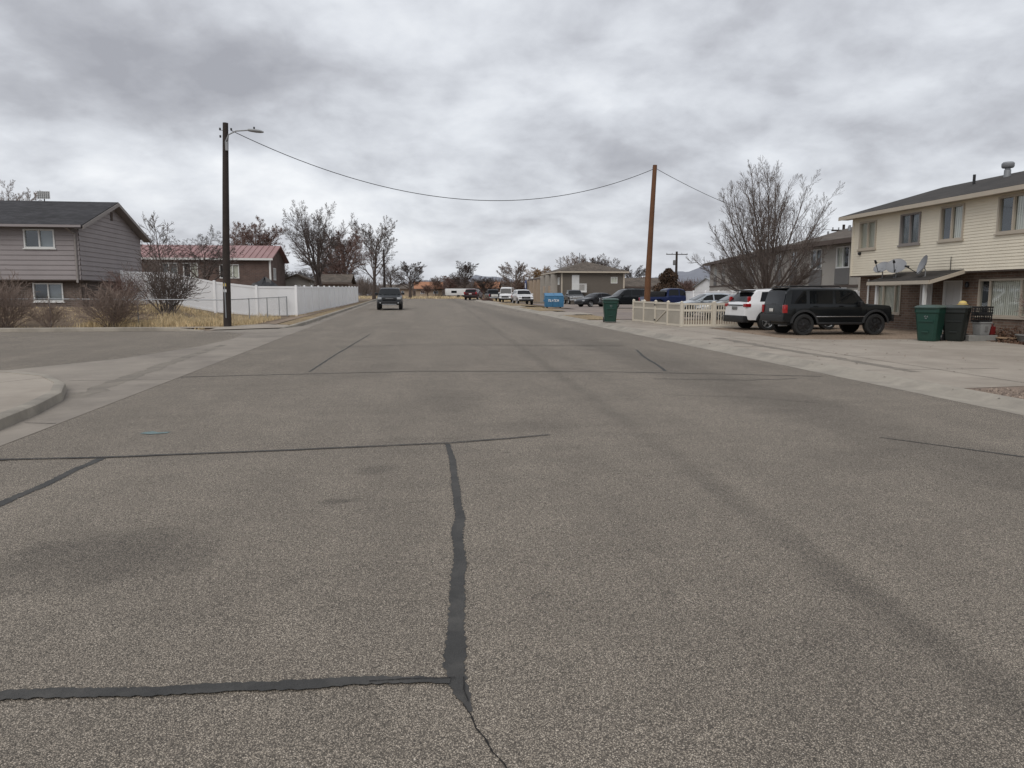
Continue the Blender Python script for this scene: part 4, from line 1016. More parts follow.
def right_pole():
    x, y = 12.95, 39.0; z = gz(x, y)
    t = thing('utility_pole', 'plain orange-brown wooden pole leaning slightly behind the picket fence', 'utility pole', (x, y, z), 0)
    mb = MB(); mb.tube([(0, 0, -.1), (.05, 0, 2), (.16, 0, 5), (.30, 0, 8.35)], [.18, .17, .14, .115], 14); mb.build('shaft', M['pole_orange'], t, smooth=True)
    mb = MB(); mb.tube([(-.02, -.02, .0), (-.01, -.02, .9)], .205, 14); mb.build('pole_base_wrap', M['pole_pale'], t, smooth=True)
    mb = MB(); mb.tube([(.15, 0, 8.2), (.42, 0, 8.2)], .02, 6); mb.build('through_bolt', M['galv'], t)
right_pole()
def cable(name, label, A, B, sag, r=.016, grp=None):
    A, B = Vector(A), Vector(B); n = 40; mb = MB()
    mb.tube([A.lerp(B, i / n) - Vector((0, 0, 4 * sag * (i / n) * (1 - i / n))) for i in range(n + 1)], r, 5)
    tag(mb.build(name, M['wire'], smooth=True), label, 'cable', grp)
zl = gz(-7.95, 32.7); zr = gz(12.95, 39)
cable('overhead_cable', 'long sagging black cable slung across the street between the two poles', (-7.42, 32.7, zl + 8.25), (13.2, 39, zr + 8.15), 2.25)
cable('overhead_cable', 'black cable running right from the orange-brown pole behind the bare tree', (13.35, 39, zr + 8.15), (34.6, 55, 6.9), .85, .014)
def cross_pole(x, y, h, label, r=.13, arm=1.2, ry=0, trans=True, mt='pole_dark'):
    z = gz(x, y); t = thing('utility_pole', label, 'utility pole', (x, y, z), ry)
    mb = MB(); mb.tube([(0, 0, -.1), (0, 0, h)], [r * 1.2, r * .8], 10); mb.build('shaft', M[mt], t, smooth=True)
    if arm:
        mb = MB(); mb.box(-arm, arm, -.16, -.06, h - .55, h - .42); ca = mb.build('crossarm', M[mt], t)
        for dx in (-arm + .1, -arm * .45, arm * .45, arm - .1):
            mb = MB(); mb.lathe([(.02, -.0), (.06, .03), (.04, .1), (.07, .15), (0, .2)], 8, T=lambda p: (dx + p[0], -.11 + p[1], h - .42 + p[2])); mb.build('insulator', M['grey_paint'], ca, smooth=True)
    if trans:
        mb = MB(); mb.lathe([(.0, 0), (.24, 0), (.25, .05), (.25, .75), (.2, .85), (0, .87)], 12, T=lambda p: (-.38 + p[0], p[1], h - 2.3 + p[2])); mb.build('transformer', M['stucco_dark'], t, smooth=True)
cross_pole(45.0, 120, 8.45, 'distant dark pole with a crossarm and transformer in front of the mountain', .22, 1.9)
cross_pole(34.6, 55, 6.9, 'dark pole top with a crossarm showing over the greige roof beside the cream house', .13, 1.1, trans=False)
cross_pole(-3.6, 98, 6.7, 'thin dark pole among the bare trees beyond the parked black truck', .14, 0, trans=False)
cross_pole(57, 128, 4.6, 'thin far pole right of the crossarm pole', .12, 0, trans=False, mt='pole_pale')
# ------------------------------------------------------------------ vehicles
def vehicle(name, label, cat, loc, rz, s):
    """x forward, y left. s: dict with the measurements of this vehicle"""
    t = thing(name, label, cat, loc, rz)
    W2 = s['W'] / 2; prof = s['prof']; xa, xb = prof[0][0], prof[-1][0]; belt = s['belt']; sill = s['sill']; rw = s['rw']; ra = rw * s.get('arch', 1.17)
    roofz = max(z for _, z in prof); wheels = (s['xr'], s['xf']); tum = s.get('tum', .16); tail_r = s.get('round', .1)
    bodym = s['paint']
    def half(x):
        q = 2 * (x - (xa + xb) / 2) / (xb - xa)
        return W2 * (1 - tail_r * abs(q) ** 6 - .02 * q * q)
    def top(x): return lerp_profile(prof, x)
    def belt_at(x): return min(belt + s.get('wedge', 0) * x, top(x) - .015)
    def ring(x):
        T = top(x); B = belt_at(x); w = half(x); zb = sill
        e = min(x - xa, xb - x)
        if e < .18: zb = sill + .10 * (1 - max(0, e) / .18)
        for c in wheels:
            d = abs(x - c)
            if d < ra: zb = max(zb, rw + math.sqrt(ra * ra - d * d))
        fr = (T - B) / max(.2, roofz - belt)
        wb = w - .045; wr = wb - tum * min(1, fr) - (.02 if fr < .1 else 0)
        zm = max(zb + .05, sill + (B - sill) * .48); zs = max(zb + .08, B - .07)
        return [(0, zb), (w - .16, zb), (w - .02, zb + .03), (w, min(zm, B - .02)), (w - .008, min(zs, B - .008)), (wb, B), (wr, max(B + .004, T - .05 * min(1, fr + .3))), (wr - .07, max(B + .006, T - .008)), (wr * .45, max(B + .008, T + .012 * min(1, fr + .3))), (0, max(B + .009, T + .018))]
    xs = set([xa, xb] + [x for x, _ in prof])
    n = int((xb - xa) / .07)
    for i in range(n + 1): xs.add(xa + (xb - xa) * i / n)
    for c in wheels:
        for k in range(25): xs.add(c - ra + 2 * ra * k / 24)
    xs = sorted(x for x in xs if xa <= x <= xb)
    xs2 = [xs[0]]
    for x in xs[1:]:
        if x - xs2[-1] > .008: xs2.append(x)
    mb = MB(); K = 10; NV = 2 * K - 2
    for x in xs2:
        r = ring(x)
        loop = [(y, z) for y, z in r] + [(-y, z) for y, z in r[-2:0:-1]]
        for y, z in loop: mb.v.append((x, y, z))
    for i in range(len(xs2) - 1):
        for j in range(NV):
            a = i * NV + j; b = i * NV + (j + 1) % NV; mb.f.append((a, b, b + NV, a + NV))
    mb.f.append(tuple(range(NV))); mb.f.append(tuple((len(xs2) - 1) * NV + j for j in range(NV))[::-1])
    # panel joints between the pickup's cab and its bed etc. come from the profile itself
    body = mb.build('body', bodym, t, smooth=True, ang=28)
    def side(x, f, sgn, off=.010):
        r = ring(x); a, b = Vector((r[5][0], r[5][1])), Vector((r[6][0], r[6][1])); p = a.lerp(b, f); return (x, sgn * (p.x + off), p.y)
    def low(x, f, sgn, off=.006):
        r = ring(x); pts = [Vector(r[2]), Vector(r[3]), Vector(r[4]), Vector(r[5])]
        q = f * 3; i = min(2, int(q)); p = pts[i].lerp(pts[i + 1], q - i); return (x, sgn * (p.x + off), p.y)
    def grid(mb, fn, us, vs):
        n0 = len(mb.v); m_ = len(vs)
        for u in us:
            for v in vs: mb.v.append(fn(u, v))
        for i in range(len(us) - 1):
            for j in range(m_ - 1):
                a = n0 + i * m_ + j; mb.f.append((a, a + 1, a + m_ + 1, a + m_))
    fr01 = [i / 5 for i in range(6)]
    for w0, w1, w2, w3 in s['side_win']:       # bottom rear, bottom front, top rear, top front
        for sgn in (1, -1):
            mb = MB()
            def fn(u, v):
                f = .10 + .80 * v; x = (w0 + (w1 - w0) * u) * (1 - v) + (w2 + (w3 - w2) * u) * v; return side(x, f, sgn)
            grid(mb, fn, [i / 8 for i in range(9)], fr01); mb.build('side_window', M['car_glass'], t, smooth=True)
    def screen(nm, x0, x1, inset=.11):
        mb = MB()
        def fn(u, v):
            x = x0 + (x1 - x0) * v; r = ring(x); w = max(.2, min(r[6][0], r[5][0]) - inset * .55)
            y = -w + 2 * w * u; q = abs(y); z7 = r[7][1]; z9 = r[9][1]
            z = z9 + (z7 - z9) * (q / max(.1, r[7][0])) ** 2
            e = .01; sl = (top(x + e) - top(x - e)) / (2 * e); l = math.hypot(sl, 1); o = .014
            return (x - sl / l * o, y, z + o / l)
        grid(mb, fn, [i / 10 for i in range(11)], [i / 8 for i in range(9)]); return mb.build(nm, M['car_glass'], t, smooth=True)
    if 'ws' in s: screen('windscreen', *s['ws'])
    if 'rwin' in s: screen('rear_window', *s['rwin'])
    for d0, d1 in s.get('doors', ()):
        for sgn in (1, -1):
            mb = MB()
            us = [d0 + (d1 - d0) * i / 14 for i in range(15)]
            grid(mb, lambda u, v: low(u, .06 + .93 * v, sgn, .007), us, [i / 8 for i in range(9)])
            dr = mb.build('door', bodym, t, smooth=True)
            mb = MB(); hx = d0 + (d1 - d0) * .14; p = low(hx + .08, .82, sgn, .0); mb.box(hx, hx + .19, p[1] - .02, p[1] + .03 if sgn > 0 else p[1] + .02, p[2] - .02, p[2] + .02) if sgn > 0 else mb.box(hx, hx + .19, p[1] - .03, p[1] + .02, p[2] - .02, p[2] + .02)
            mb.build('handle', s.get('handle', bodym), dr, bevel=.008)
    # dark underside, flares
    mb = MB(); mb.box(xa + .25, xb - .25, -W2 + .22, W2 - .22, sill - .08, sill + .25); mb.build('underbody', M['black'], t)
    for c in wheels:
        mb = MB(); mb.box(c - ra - .05, c + ra + .05, -W2 + .30, W2 - .30, sill, rw + ra + .05); mb.build('wheel_well', M['black'], t)
        for sgn in (1, -1):
            # wheel, turned towards its own side
            T = lambda p, c=c, sgn=sgn: (c + p[0], sgn * (W2 - .12 + p[2]), rw + p[1])
            tw = s.get('tw', .11)
            mb = MB(); mb.lathe([(rw * .62, tw - .035), (rw * .70, tw - .005), (rw * .90, tw), (rw * .975, tw - .025), (rw, tw - .06), (rw, -tw + .06), (rw * .95, -tw), (rw * .6, -tw + .02)], 30, T=T)
            wh = mb.build('wheel', M['tyre'], t, smooth=True)
            mb = MB(); mb.lathe([(rw * .655, tw - .01), (rw * .64, tw - .001), (rw * .60, tw - .02), (rw * .57, tw - .07), (0.02, tw - .075)], 30, T=T, close=False)
            ns = s.get('spokes', 5)
            for k in range(ns):
                a = 2 * PI * k / ns + .3; ca, sa = math.cos(a), math.sin(a)
                def sp(r_, wd, h): return T((r_ * ca - wd * sa, r_ * sa + wd * ca, h))
                r0, r1 = rw * .08, rw * .60; w0, w1 = rw * .10, rw * .075
                mb.hexa([sp(r0, -w0, tw - .07), sp(r1, -w1, tw - .07), sp(r1, w1, tw - .07), sp(r0, w0, tw - .07)], [sp(r0, -w0, tw - .012), sp(r1, -w1, tw - .022), sp(r1, w1, tw - .022), sp(r0, w0, tw - .012)])
            mb.lathe([(rw * .16, tw - .07), (rw * .16, tw - .008), (rw * .1, tw), (0.005, tw)], 14, T=T, close=False)
            mb.build('rim', M[s.get('rim', 'rim_silver')], wh, smooth=True, ang=30)
            if s.get('flare'):
                mb = MB(); fo = s['flare'][1]
                pts = []
                for k in range(21):
                    a = PI * k / 20 * 1.0
                    for rr, oo in ((ra - .005, .0), (ra - .005, fo), (ra + .06, fo), (ra + .075, .0)):
                        x = c + rr * math.cos(a); z = max(sill - .0, rw + rr * math.sin(a)); pts.append((x, sgn * (half(min(max(x, xa), xb)) - .02 + oo + .012), z))
                n0 = len(mb.v); mb.v += pts
                for i in range(20):
                    for j in range(3): a = n0 + i * 4 + j; mb.f.append((a, a + 1, a + 5, a + 4))
                mb.build('fender_flare', s['flare'][0], t, smooth=True, ang=40)
    # extra boxes: (name, material, x0,x1,y0,y1,z0,z1[,mirror])
    for b in s.get('boxes', ()):
        nm, m_, x0, x1, y0, y1, z0, z1 = b[:8]; mir = len(b) > 8 and b[8]
        for sgn in ((1, -1) if mir else (1,)):
            ya, yb = sorted((y0 * sgn, y1 * sgn)); mb = MB(); mb.box(x0, x1, ya, yb, z0, z1); mb.build(nm, m_ if not isinstance(m_, str) else M[m_], t, smooth=True, bevel=min(.02, .3 * min(x1 - x0, yb - ya, z1 - z0)))
    for a in s.get('tubes', ()):
        nm, m_, pts, r, mir = a
        for sgn in ((1, -1) if mir else (1,)):
            mb = MB(); mb.tube([(p[0], p[1] * sgn, p[2]) for p in pts], r, 8); mb.build(nm, M[m_], t, smooth=True)
    # mirrors
    if 'mx' in s:
        for sgn in (1, -1):
            mb = MB(); y0 = W2 - .05; mb.box(s['mx'] - .06, s['mx'] + .06, *sorted((sgn * y0, sgn * (y0 + .24))), s['mz'] - .07, s['mz'] + .09); mb.build('wing_mirror', s.get('mirror', bodym), t, smooth=True, bevel=.03)
    return t

P_black = paint('black_car_paint', (.011, .013, .015)); P_white = paint('white_car_paint', (.70, .70, .70), .0); P_green = paint('near_black_paint', (.008, .0095, .0105))
P_blue = paint('deep_blue_paint', (.004, .012, .060)); P_silver = paint('silver_paint', (.36, .39, .42)); P_grey = paint('grey_paint_car', (.06, .062, .066)); P_maroon = paint('maroon_paint', (.055, .010, .012)); P_dgrey = paint('charcoal_paint', (.028, .029, .032)); P_tan = paint('pale_champagne_paint', (.40, .385, .35))
FL = mat('matt_dark_flare', (.018, .0185, .0195), .6, .1, 8)

# black square SUV parked across the driveway
jp = [(-2.26, .62), (-2.23, 1.10), (-2.09, 1.66), (-1.96, 1.755), (-1.0, 1.765), (.25, 1.755), (.48, 1.72), (.60, 1.66), (.98, 1.20), (1.04, 1.185), (1.65, 1.15), (1.98, 1.12), (2.05, 1.06), (2.08, .82), (2.09, .62)]
JS = dict(W=1.88, prof=jp, belt=1.13, sill=.47, rw=.405, arch=1.20, xr=-1.44, xf=1.41, tum=.085, round=.02, paint=P_green, tw=.125,
    side_win=[(-1.96, -1.36, -1.88, -1.36), (-1.22, -.32, -1.22, -.32), (-.20, .80, -.20, .47)], ws=(.61, .98), rwin=(-2.22, -2.10), doors=[(-1.24, -.27), (-.25, .83)], flare=(FL, .05), rim='rim_black', spokes=7, mx=.72, mz=1.18, mirror=M['black'],
    boxes=[('rear_bumper', FL, -2.36, -2.20, -.88, .88, .52, .78), ('front_bumper', M['black'], 2.02, 2.19, -.88, .88, .52, .78), ('tail_light', 'red_lens', -2.28, -2.12, .80, .935, .84, 1.14, True), ('headlight', 'clear_lens', 2.02, 2.11, .55, .80, .86, 1.02, True), ('grille', 'black', 2.07, 2.11, -.5, .5, .80, 1.02),
           ('number_plate', 'plate', -2.28, -2.25, -.02, .26, .88, 1.0), ('door_trim', 'chrome', -.98, 1.0, .938, .952, .695, .725, True), ('roof_rack', M['black'], -1.86, -1.78, -.58, .58, 1.80, 1.83), ('roof_rack', M['black'], -.50, -.42, -.58, .58, 1.80, 1.83), ('spoiler', P_green, -2.2, -1.96, -.66, .66, 1.735, 1.765), ('rear_wiper', 'black', -2.235, -2.215, -.2, .15, 1.16, 1.18), ('quarter_trim', 'chrome', -2.12, -2.06, .72, .735, 1.25, 1.6, True), ('tow_hitch', 'black', -2.46, -2.33, -.05, .05, .44, .52), ('rocker_panel', M['black'], -.93, .90, .80, .93, .42, .50, True)],
    tubes=[('roof_rail', 'black', [(-2.0, .64, 1.76), (-1.92, .64, 1.825), (.0, .64, 1.825), (.1, .64, 1.765)], .02, True), ('exhaust', 'galv', [(-2.3, -.6, .38), (-1.95, -.6, .38)], .03, False)])
jeep = vehicle('parked_car', 'black boxy off-road SUV parked side-on across the driveway, red tail light showing', 'car', (15.25, 24.95, gz(15.2, 24.9) + .0), R(-2), JS); jeep.scale = (.945, .945, .97)

# white crossover nosed in by the picket fence
wp = [(-2.30, .60), (-2.27, .98), (-2.19, 1.10), (-1.78, 1.56), (-1.70, 1.63), (-.9, 1.67), (-.1, 1.66), (.35, 1.58), (1.20, 1.09), (1.30, 1.04), (1.9, .94), (2.2, .80), (2.30, .58)]
WS = dict(W=1.87, prof=wp, belt=1.08, wedge=-.025, sill=.40, rw=.365, xr=-1.33, xf=1.37, tum=.18, round=.11, paint=P_white, side_win=[(-1.66, -1.16, -1.52, -1.16), (-1.06, -.16, -1.06, -.16), (-.06, 1.0, -.06, .46)], ws=(.38, 1.17), rwin=(-2.15, -1.82), doors=[(-1.10, -.13), (-.11, .92)], flare=(M['black'], .02), rim='rim_silver', mx=.78, mz=1.12,
    boxes=[('rear_bumper', 'black', -2.36, -2.12, -.83, .83, .33, .60), ('tail_light', 'red_lens', -2.29, -2.05, .66, .885, .95, 1.08, True), ('tail_light', 'red_lens', -2.14, -2.02, .70, .80, 1.08, 1.36, True), ('number_plate', 'stucco_dark', -2.315, -2.29, -.2, .2, .84, .96), ('spoiler', M['black'], -2.02, -1.70, -.6, .6, 1.585, 1.625), ('tail_trim', 'black', -2.30, -2.265, -.62, .62, 1.0, 1.04), ('headlight', 'clear_lens', 2.05, 2.25, .5, .8, .70, .82, True), ('grille', 'black', 2.24, 2.32, -.5, .5, .50, .74), ('sill_cladding', 'black', -.92, .95, .82, .925, .36, .46, True)])
vehicle('parked_car', 'white crossover with red tail lights parked beside the tan picket fence', 'car', (15.35, 28.2, gz(15.2, 28.2)), R(3), WS)

sedan = [(-2.25, .55), (-2.22, .90), (-2.1, .98), (-1.75, 1.02), (-1.05, 1.38), (-.6, 1.43), (.0, 1.42), (.3, 1.35), (1.05, .98), (1.2, .95), (1.9, .84), (2.2, .68), (2.26, .5)]
def sedan_spec(p, **k):
    d = dict(W=1.78, prof=sedan, belt=.97, sill=.32, rw=.325, xr=-1.3, xf=1.36, tum=.2, round=.13, paint=p, side_win=[(-1.3, -.62, -.98, -.62), (-.54, .3, -.54, .3), (.38, .95, .38, .42)] if False else [(-1.45, -.12, -.98, -.12), (-.04, .92, -.04, .34)], ws=(.32, 1.02), rwin=(-1.7, -1.08), doors=[(-1.0, -.08), (-.06, .95)], mx=.7, mz=1.0,
        boxes=[('tail_light', 'red_lens', -2.27, -2.1, .55, .82, .72, .86, True), ('headlight', 'clear_lens', 2.02, 2.22, .48, .78, .58, .70, True), ('grille', 'black', 2.2, 2.27, -.45, .45, .42, .6), ('number_plate', 'plate', -2.27, -2.24, -.2, .2, .62, .74), ('front_bumper', p, 2.1, 2.28, -.7, .7, .30, .42)])
    d.update(k); return d
vehicle('parked_car', 'silver blue sedan behind the pickets, nearest the gate corner', 'car', (17.6, 41.5, gz(17, 41)), R(176), sedan_spec(P_silver))
vehicle('parked_car', 'pale champagne sedan behind the pickets, beside the white crossover', 'car', (18.1, 38.4, gz(18, 38)), R(174), sedan_spec(P_tan))
vehicle('parked_car', 'charcoal sedan angled nose-left in the dirt lot, left of the black SUV', 'car', (18.7, 72.5, gz(18.7, 72)), R(205), sedan_spec(P_dgrey))
# pickups
pk = [(-2.75, .7), (-2.73, 1.05), (-2.70, 1.10), (-1.05, 1.12), (-1.0, 1.15), (-.92, 1.70), (-.6, 1.80), (.2, 1.80), (.5, 1.72), (1.15, 1.22), (1.3, 1.16), (2.1, 1.08), (2.55, .98), (2.66, .7)]
def pick_spec(p, **k):
    d = dict(W=1.95, prof=pk, belt=1.16, sill=.50, rw=.40, xr=-1.65, xf=1.75, tum=.16, round=.06, paint=p, side_win=[(-.82, .05, -.78, .05), (.13, 1.02, .13, .5)], ws=(.55, 1.12), rwin=(-.985, -.93), doors=[(-.88, .08), (.10, 1.12)], mx=.95, mz=1.24, mirror=M['black'],
        boxes=[('tail_light', 'red_lens', -2.76, -2.66, .80, .96, .75, 1.05, True), ('headlight', 'clear_lens', 2.45, 2.62, .62, .92, .78, .96, True), ('grille', 'chrome', 2.56, 2.68, -.58, .58, .68, .98), ('front_bumper', 'chrome', 2.52, 2.78, -.92, .92, .46, .66), ('rear_bumper', 'chrome', -2.86, -2.68, -.9, .9, .46, .62), ('number_plate', 'plate', -2.80, -2.745, -.25, .25, .72, .86), ('bed_cover', 'black', -2.68, -1.08, -.82, .82, 1.10, 1.16), ('fender_badge', 'chrome', 1.2, 1.32, .955, .975, .95, .98, True)])
    d.update(k); return d
vehicle('pickup_truck', 'deep blue pickup parked side-on behind the picket fence', 'truck', (21.8, 58.5, gz(20, 58)), R(2), pick_spec(P_blue, boxes=pick_spec(P_blue)['boxes'] + [('tool_box', 'black', -2.4, -1.1, -.75, .75, 1.14, 1.55)]))
vehicle('pickup_truck', 'grey pickup facing the street in front of the olive apartment block', 'truck', (20.2, 89.5, gz(20, 89)), R(-93), pick_spec(P_grey))
vehicle('pickup_truck', 'dark pickup with pale tailgate panel at the far right of the street', 'truck', (12.5, 113, gz(12.5, 113)), R(92), pick_spec(P_black, boxes=pick_spec(P_black)['boxes'] + [('tailgate_panel', 'plate', -2.80, -2.75, -.45, .6, .68, 1.02)]))
# black SUV beside the bin
suv = [(-2.4, .62), (-2.38, 1.1), (-2.25, 1.2), (-1.95, 1.70), (-1.8, 1.76), (-.6, 1.79), (.2, 1.77), (.5, 1.69), (1.12, 1.20), (1.25, 1.15), (2.0, 1.04), (2.3, .92), (2.38, .6)]
def suv_spec(p, **k):
    d = dict(W=1.92, prof=suv, belt=1.16, sill=.45, rw=.39, xr=-1.42, xf=1.45, tum=.17, round=.08, paint=p, side_win=[(-2.0, -1.25, -1.8, -1.25), (-1.15, -.2, -1.15, -.2), (-.1, .95, -.1, .48)], ws=(.53, 1.10), rwin=(-2.22, -1.98), doors=[(-1.15, -.17), (-.15, .95)], mx=.8, mz=1.22,
        boxes=[('tail_light', 'red_lens', -2.41, -2.25, .72, .93, .85, 1.12, True), ('headlight', 'clear_lens', 2.12, 2.34, .58, .86, .80, .95, True), ('grille', 'black', 2.28, 2.40, -.52, .52, .72, .96), ('front_bumper', 'black', 2.25, 2.46, -.86, .86, .46, .66), ('rear_bumper', 'black', -2.46, -2.3, -.86, .86, .46, .66), ('number_plate', 'plate', -2.43, -2.39, -.2, .2, .80, .92), ('grille_bar', 'chrome', 2.40, 2.415, -.3, .3, .86, .885)],
        tubes=[('roof_rail', 'black', [(-1.7, .62, 1.78), (-1.6, .62, 1.83), (.1, .62, 1.82), (.2, .62, 1.77)], .018, True)])
    d.update(k); return d
vehicle('parked_car', 'black SUV facing left behind the green bin and the picket fence', 'car', (19.6, 64.8, gz(19.6, 64.8)), R(186), suv_spec(P_black))
vehicle('parked_car', 'white SUV facing the camera left of the blue dumpster', 'car', (13.2, 86.5, gz(13.2, 86)), R(-88), suv_spec(P_white))
tr = suv_spec(P_black, prof=[(x, z * .955) for x, z in suv], belt=1.10, rim='rim_black', tw=.13, W=1.9)
tr['boxes'] = tr['boxes'] + [('fog_light', 'clear_lens', 2.40, 2.47, .62, .72, .50, .58, True), ('skid_plate', 'chrome', 2.40, 2.47, -.55, .55, .40, .45), ('hood_stripe', 'chrome', 1.0, 1.10, .15, .62, 1.155, 1.165, True)]
vehicle('parked_car', 'black SUV facing the camera in the left lane beside the white fence', 'car', (-1.72, 58.2, gz(-1.7, 58)), R(-90), tr)
vehicle('parked_car', 'maroon car parked at the right kerb far down the street', 'car', (8.6, 102, gz(8, 102)), R(74), suv_spec(P_maroon, prof=[(x, z * .86) for x, z in suv], belt=1.0, sill=.36, rw=.34))
van = [(-2.7, .6), (-2.68, 2.1), (-2.55, 2.25), (1.0, 2.28), (1.4, 2.1), (1.95, 1.25), (2.1, 1.15), (2.55, .98), (2.6, .6)]
vehicle('parked_van', 'tall white van parked behind the white SUV far down the street', 'van', (14.7, 112, gz(14.7, 112)), R(-105), dict(W=2.0, prof=van, belt=1.25, sill=.42, rw=.36, xr=-1.6, xf=1.65, tum=.14, round=.1, paint=P_white, side_win=[(.5, 1.5, .5, 1.15)], ws=(1.42, 1.92), doors=[(.45, 1.5)], mx=1.55, mz=1.4,
    boxes=[('headlight', 'clear_lens', 2.4, 2.57, .6, .9, .8, 1.0, True), ('grille', 'black', 2.52, 2.62, -.55, .55, .7, .95), ('front_bumper', 'black', 2.45, 2.66, -.9, .9, .42, .6)]))
# camper
t = thing('camper_trailer', 'long white camper trailer with dark windows at the street end', 'camper', (8.5, 129, 1.25), R(2)); t.scale = (.80, .8, .8)
mb = MB(); mb.box(-3.3, 3.3, -1.2, 1.2, .45, 1.95); mb.build('body', M['rv_white'], t, smooth=True, bevel=.18)
for a, b in ((-2.1, -.9), (1.0, 2.4)):
    mb = MB(); mb.box(a, b, -1.225, -1.203, 1.0, 1.5); mb.build('window', M['glass'], t)
mb = MB(); mb.box(.1, .7, -1.225, -1.203, .55, 1.6); mb.build('door', M['white_frame'], t)
for x in (-.5, .5):
    mb = MB(); mb.lathe([(.05, -.1), (.32, -.1), (.34, 0), (.32, .1), (.05, .1)], 18, T=lambda p: (x + p[0], -1.08 + p[2], .34 + p[1])); mb.build('wheel', M['tyre'], t, smooth=True)
mb = MB(); mb.tube([(-3.2, 0, .5), (-4.3, 0, .45)], .05, 6); mb.tube([(-4.2, 0, .5), (-4.2, 0, 0)], .04, 6); mb.build('tow_bar', M['black'], t)
# red brush heap near it
# ------------------------------------------------------------------ bins, dumpster and small things
def bin_(label, loc, rz, m, lidm, group):
    t = thing('wheelie_bin', label, 'rubbish bin', loc, rz, group)
    mb = MB(); b, w = (.24, .27), (.33, .36)
    def ringpts(hx, y0, y1, z, c=.06): return [(-hx + c, y0, z), (hx - c, y0, z), (hx, y0 + c, z), (hx, y1 - c, z), (hx - c, y1, z), (-hx + c, y1, z), (-hx, y1 - c, z), (-hx, y0 + c, z)]
    lv = [ringpts(.24, -.26, .24, .04), ringpts(.25, -.28, .26, .12), ringpts(.315, -.35, .34, .86), ringpts(.335, -.38, .36, .90), ringpts(.335, -.38, .36, 1.02)]
    for r in lv: mb.v += r
    for i in range(len(lv) - 1):
        for j in range(8): a = i * 8 + j; q = i * 8 + (j + 1) % 8; mb.f.append((a, q, q + 8, a + 8))
    mb.f.append(tuple(range(8))[::-1]); mb.f.append(tuple(32 + j for j in range(8)))
    mb.build('bin_body', M[m], t, smooth=True, ang=30)
    mb = MB(); lv = [ringpts(.36, -.42, .40, 1.022, .09), ringpts(.365, -.425, .40, 1.05, .09), ringpts(.30, -.34, .34, 1.10, .08), ringpts(.16, -.2, .2, 1.125, .05)]
    for r in lv: mb.v += r
    for i in range(3):
        for j in range(8): a = i * 8 + j; q = i * 8 + (j + 1) % 8; mb.f.append((a, q, q + 8, a + 8))
    mb.f.append(tuple(range(8))[::-1]); mb.f.append(tuple(24 + j for j in range(8)))
    mb.build('lid', M[lidm], t, smooth=True, ang=30)
    mb = MB(); mb.tube([(-.25, .36, .96), (-.25, .46, .99), (.25, .46, .99), (.25, .36, .96)], .02, 8); mb.build('handle', M[m], t, smooth=True)
    mb = MB(); mb.box(-.2, .2, -.30 - .06, -.30 - .02, .62, .66); mb.box(-.09, .09, -.35, -.33, .3, .34); mb.build('lift_bar', M[m], t)
    for s in (-1, 1):
        mb = MB(); mb.lathe([(.02, -.03), (.11, -.03), (.125, 0), (.11, .03), (.02, .03)], 16, T=lambda p: (s * .26 + p[2], .25 + p[0], .125 + p[1])); mb.build('wheel', M['black'], t, smooth=True)
    # pale moulded emblem: a ring of three short arrows
    mb = MB()
    for k in range(3):
        a = 2 * PI * k / 3 + .5
        q = [(.052, -.9), (.052, .2), (.066, .2), (.036, .75), (.016, .2), (.030, .2), (.030, -.9)]
        def E(r, o): aa = a + o * .75; return (r * math.cos(aa), r * math.sin(aa))
        pts = [E(r, o) for r, o in q]
        def Z(p): z = .76 + p[1]; return (p[0], -(.28 + (z - .12) / .74 * .07) - .006, z)
        mb.poly([Z(p) for p in pts])
    if m != 'bin_dark': mb.build('emblem', M['dish'], t)
    t.scale = (1.07, 1.07, 1.04)
    return t
GB = 'green wheelie bins'
bin_('dark green wheelie bin with pale emblem, left of the pair by the cream house', (16.25, 20.85, gz(16.2, 20.8) + .02), R(-58), 'bin_green', 'bin_lid', GB)
bin_('blackish wheelie bin, right of the pair, with a yellow object on its lid', (17.05, 20.75, gz(17, 20.7) + .02), R(-48), 'bin_dark', 'bin_dark_lid', GB)
bin_('green wheelie bin standing alone at the kerb left of the picket fence', (9.45, 33.9, gz(9.4, 33.9) + .055), R(-10), 'bin_green', 'bin_lid', GB)
# hard-hat shaped yellow thing on the lid
t = thing('straw_hat', 'pale yellow rounded object resting on the blackish bin lid', 'hat', (17.25, 20.75, gz(17, 20.7) + 1.185), R(20)); t.scale = (.78, .78, .72)
mb = MB(); mb.lathe([(.0, 0), (.17, .0), (.20, .015), (.19, .03), (.155, .035), (.145, .10), (.11, .155), (.05, .18), (0, .185)], 22); mb.build('shell', M['yellow'], t, smooth=True)
mb = MB(); mb.lathe([(.158, .034), (.162, .05), (.152, .065)], 22, close=False); mb.build('band', M['wood'], t, smooth=True)
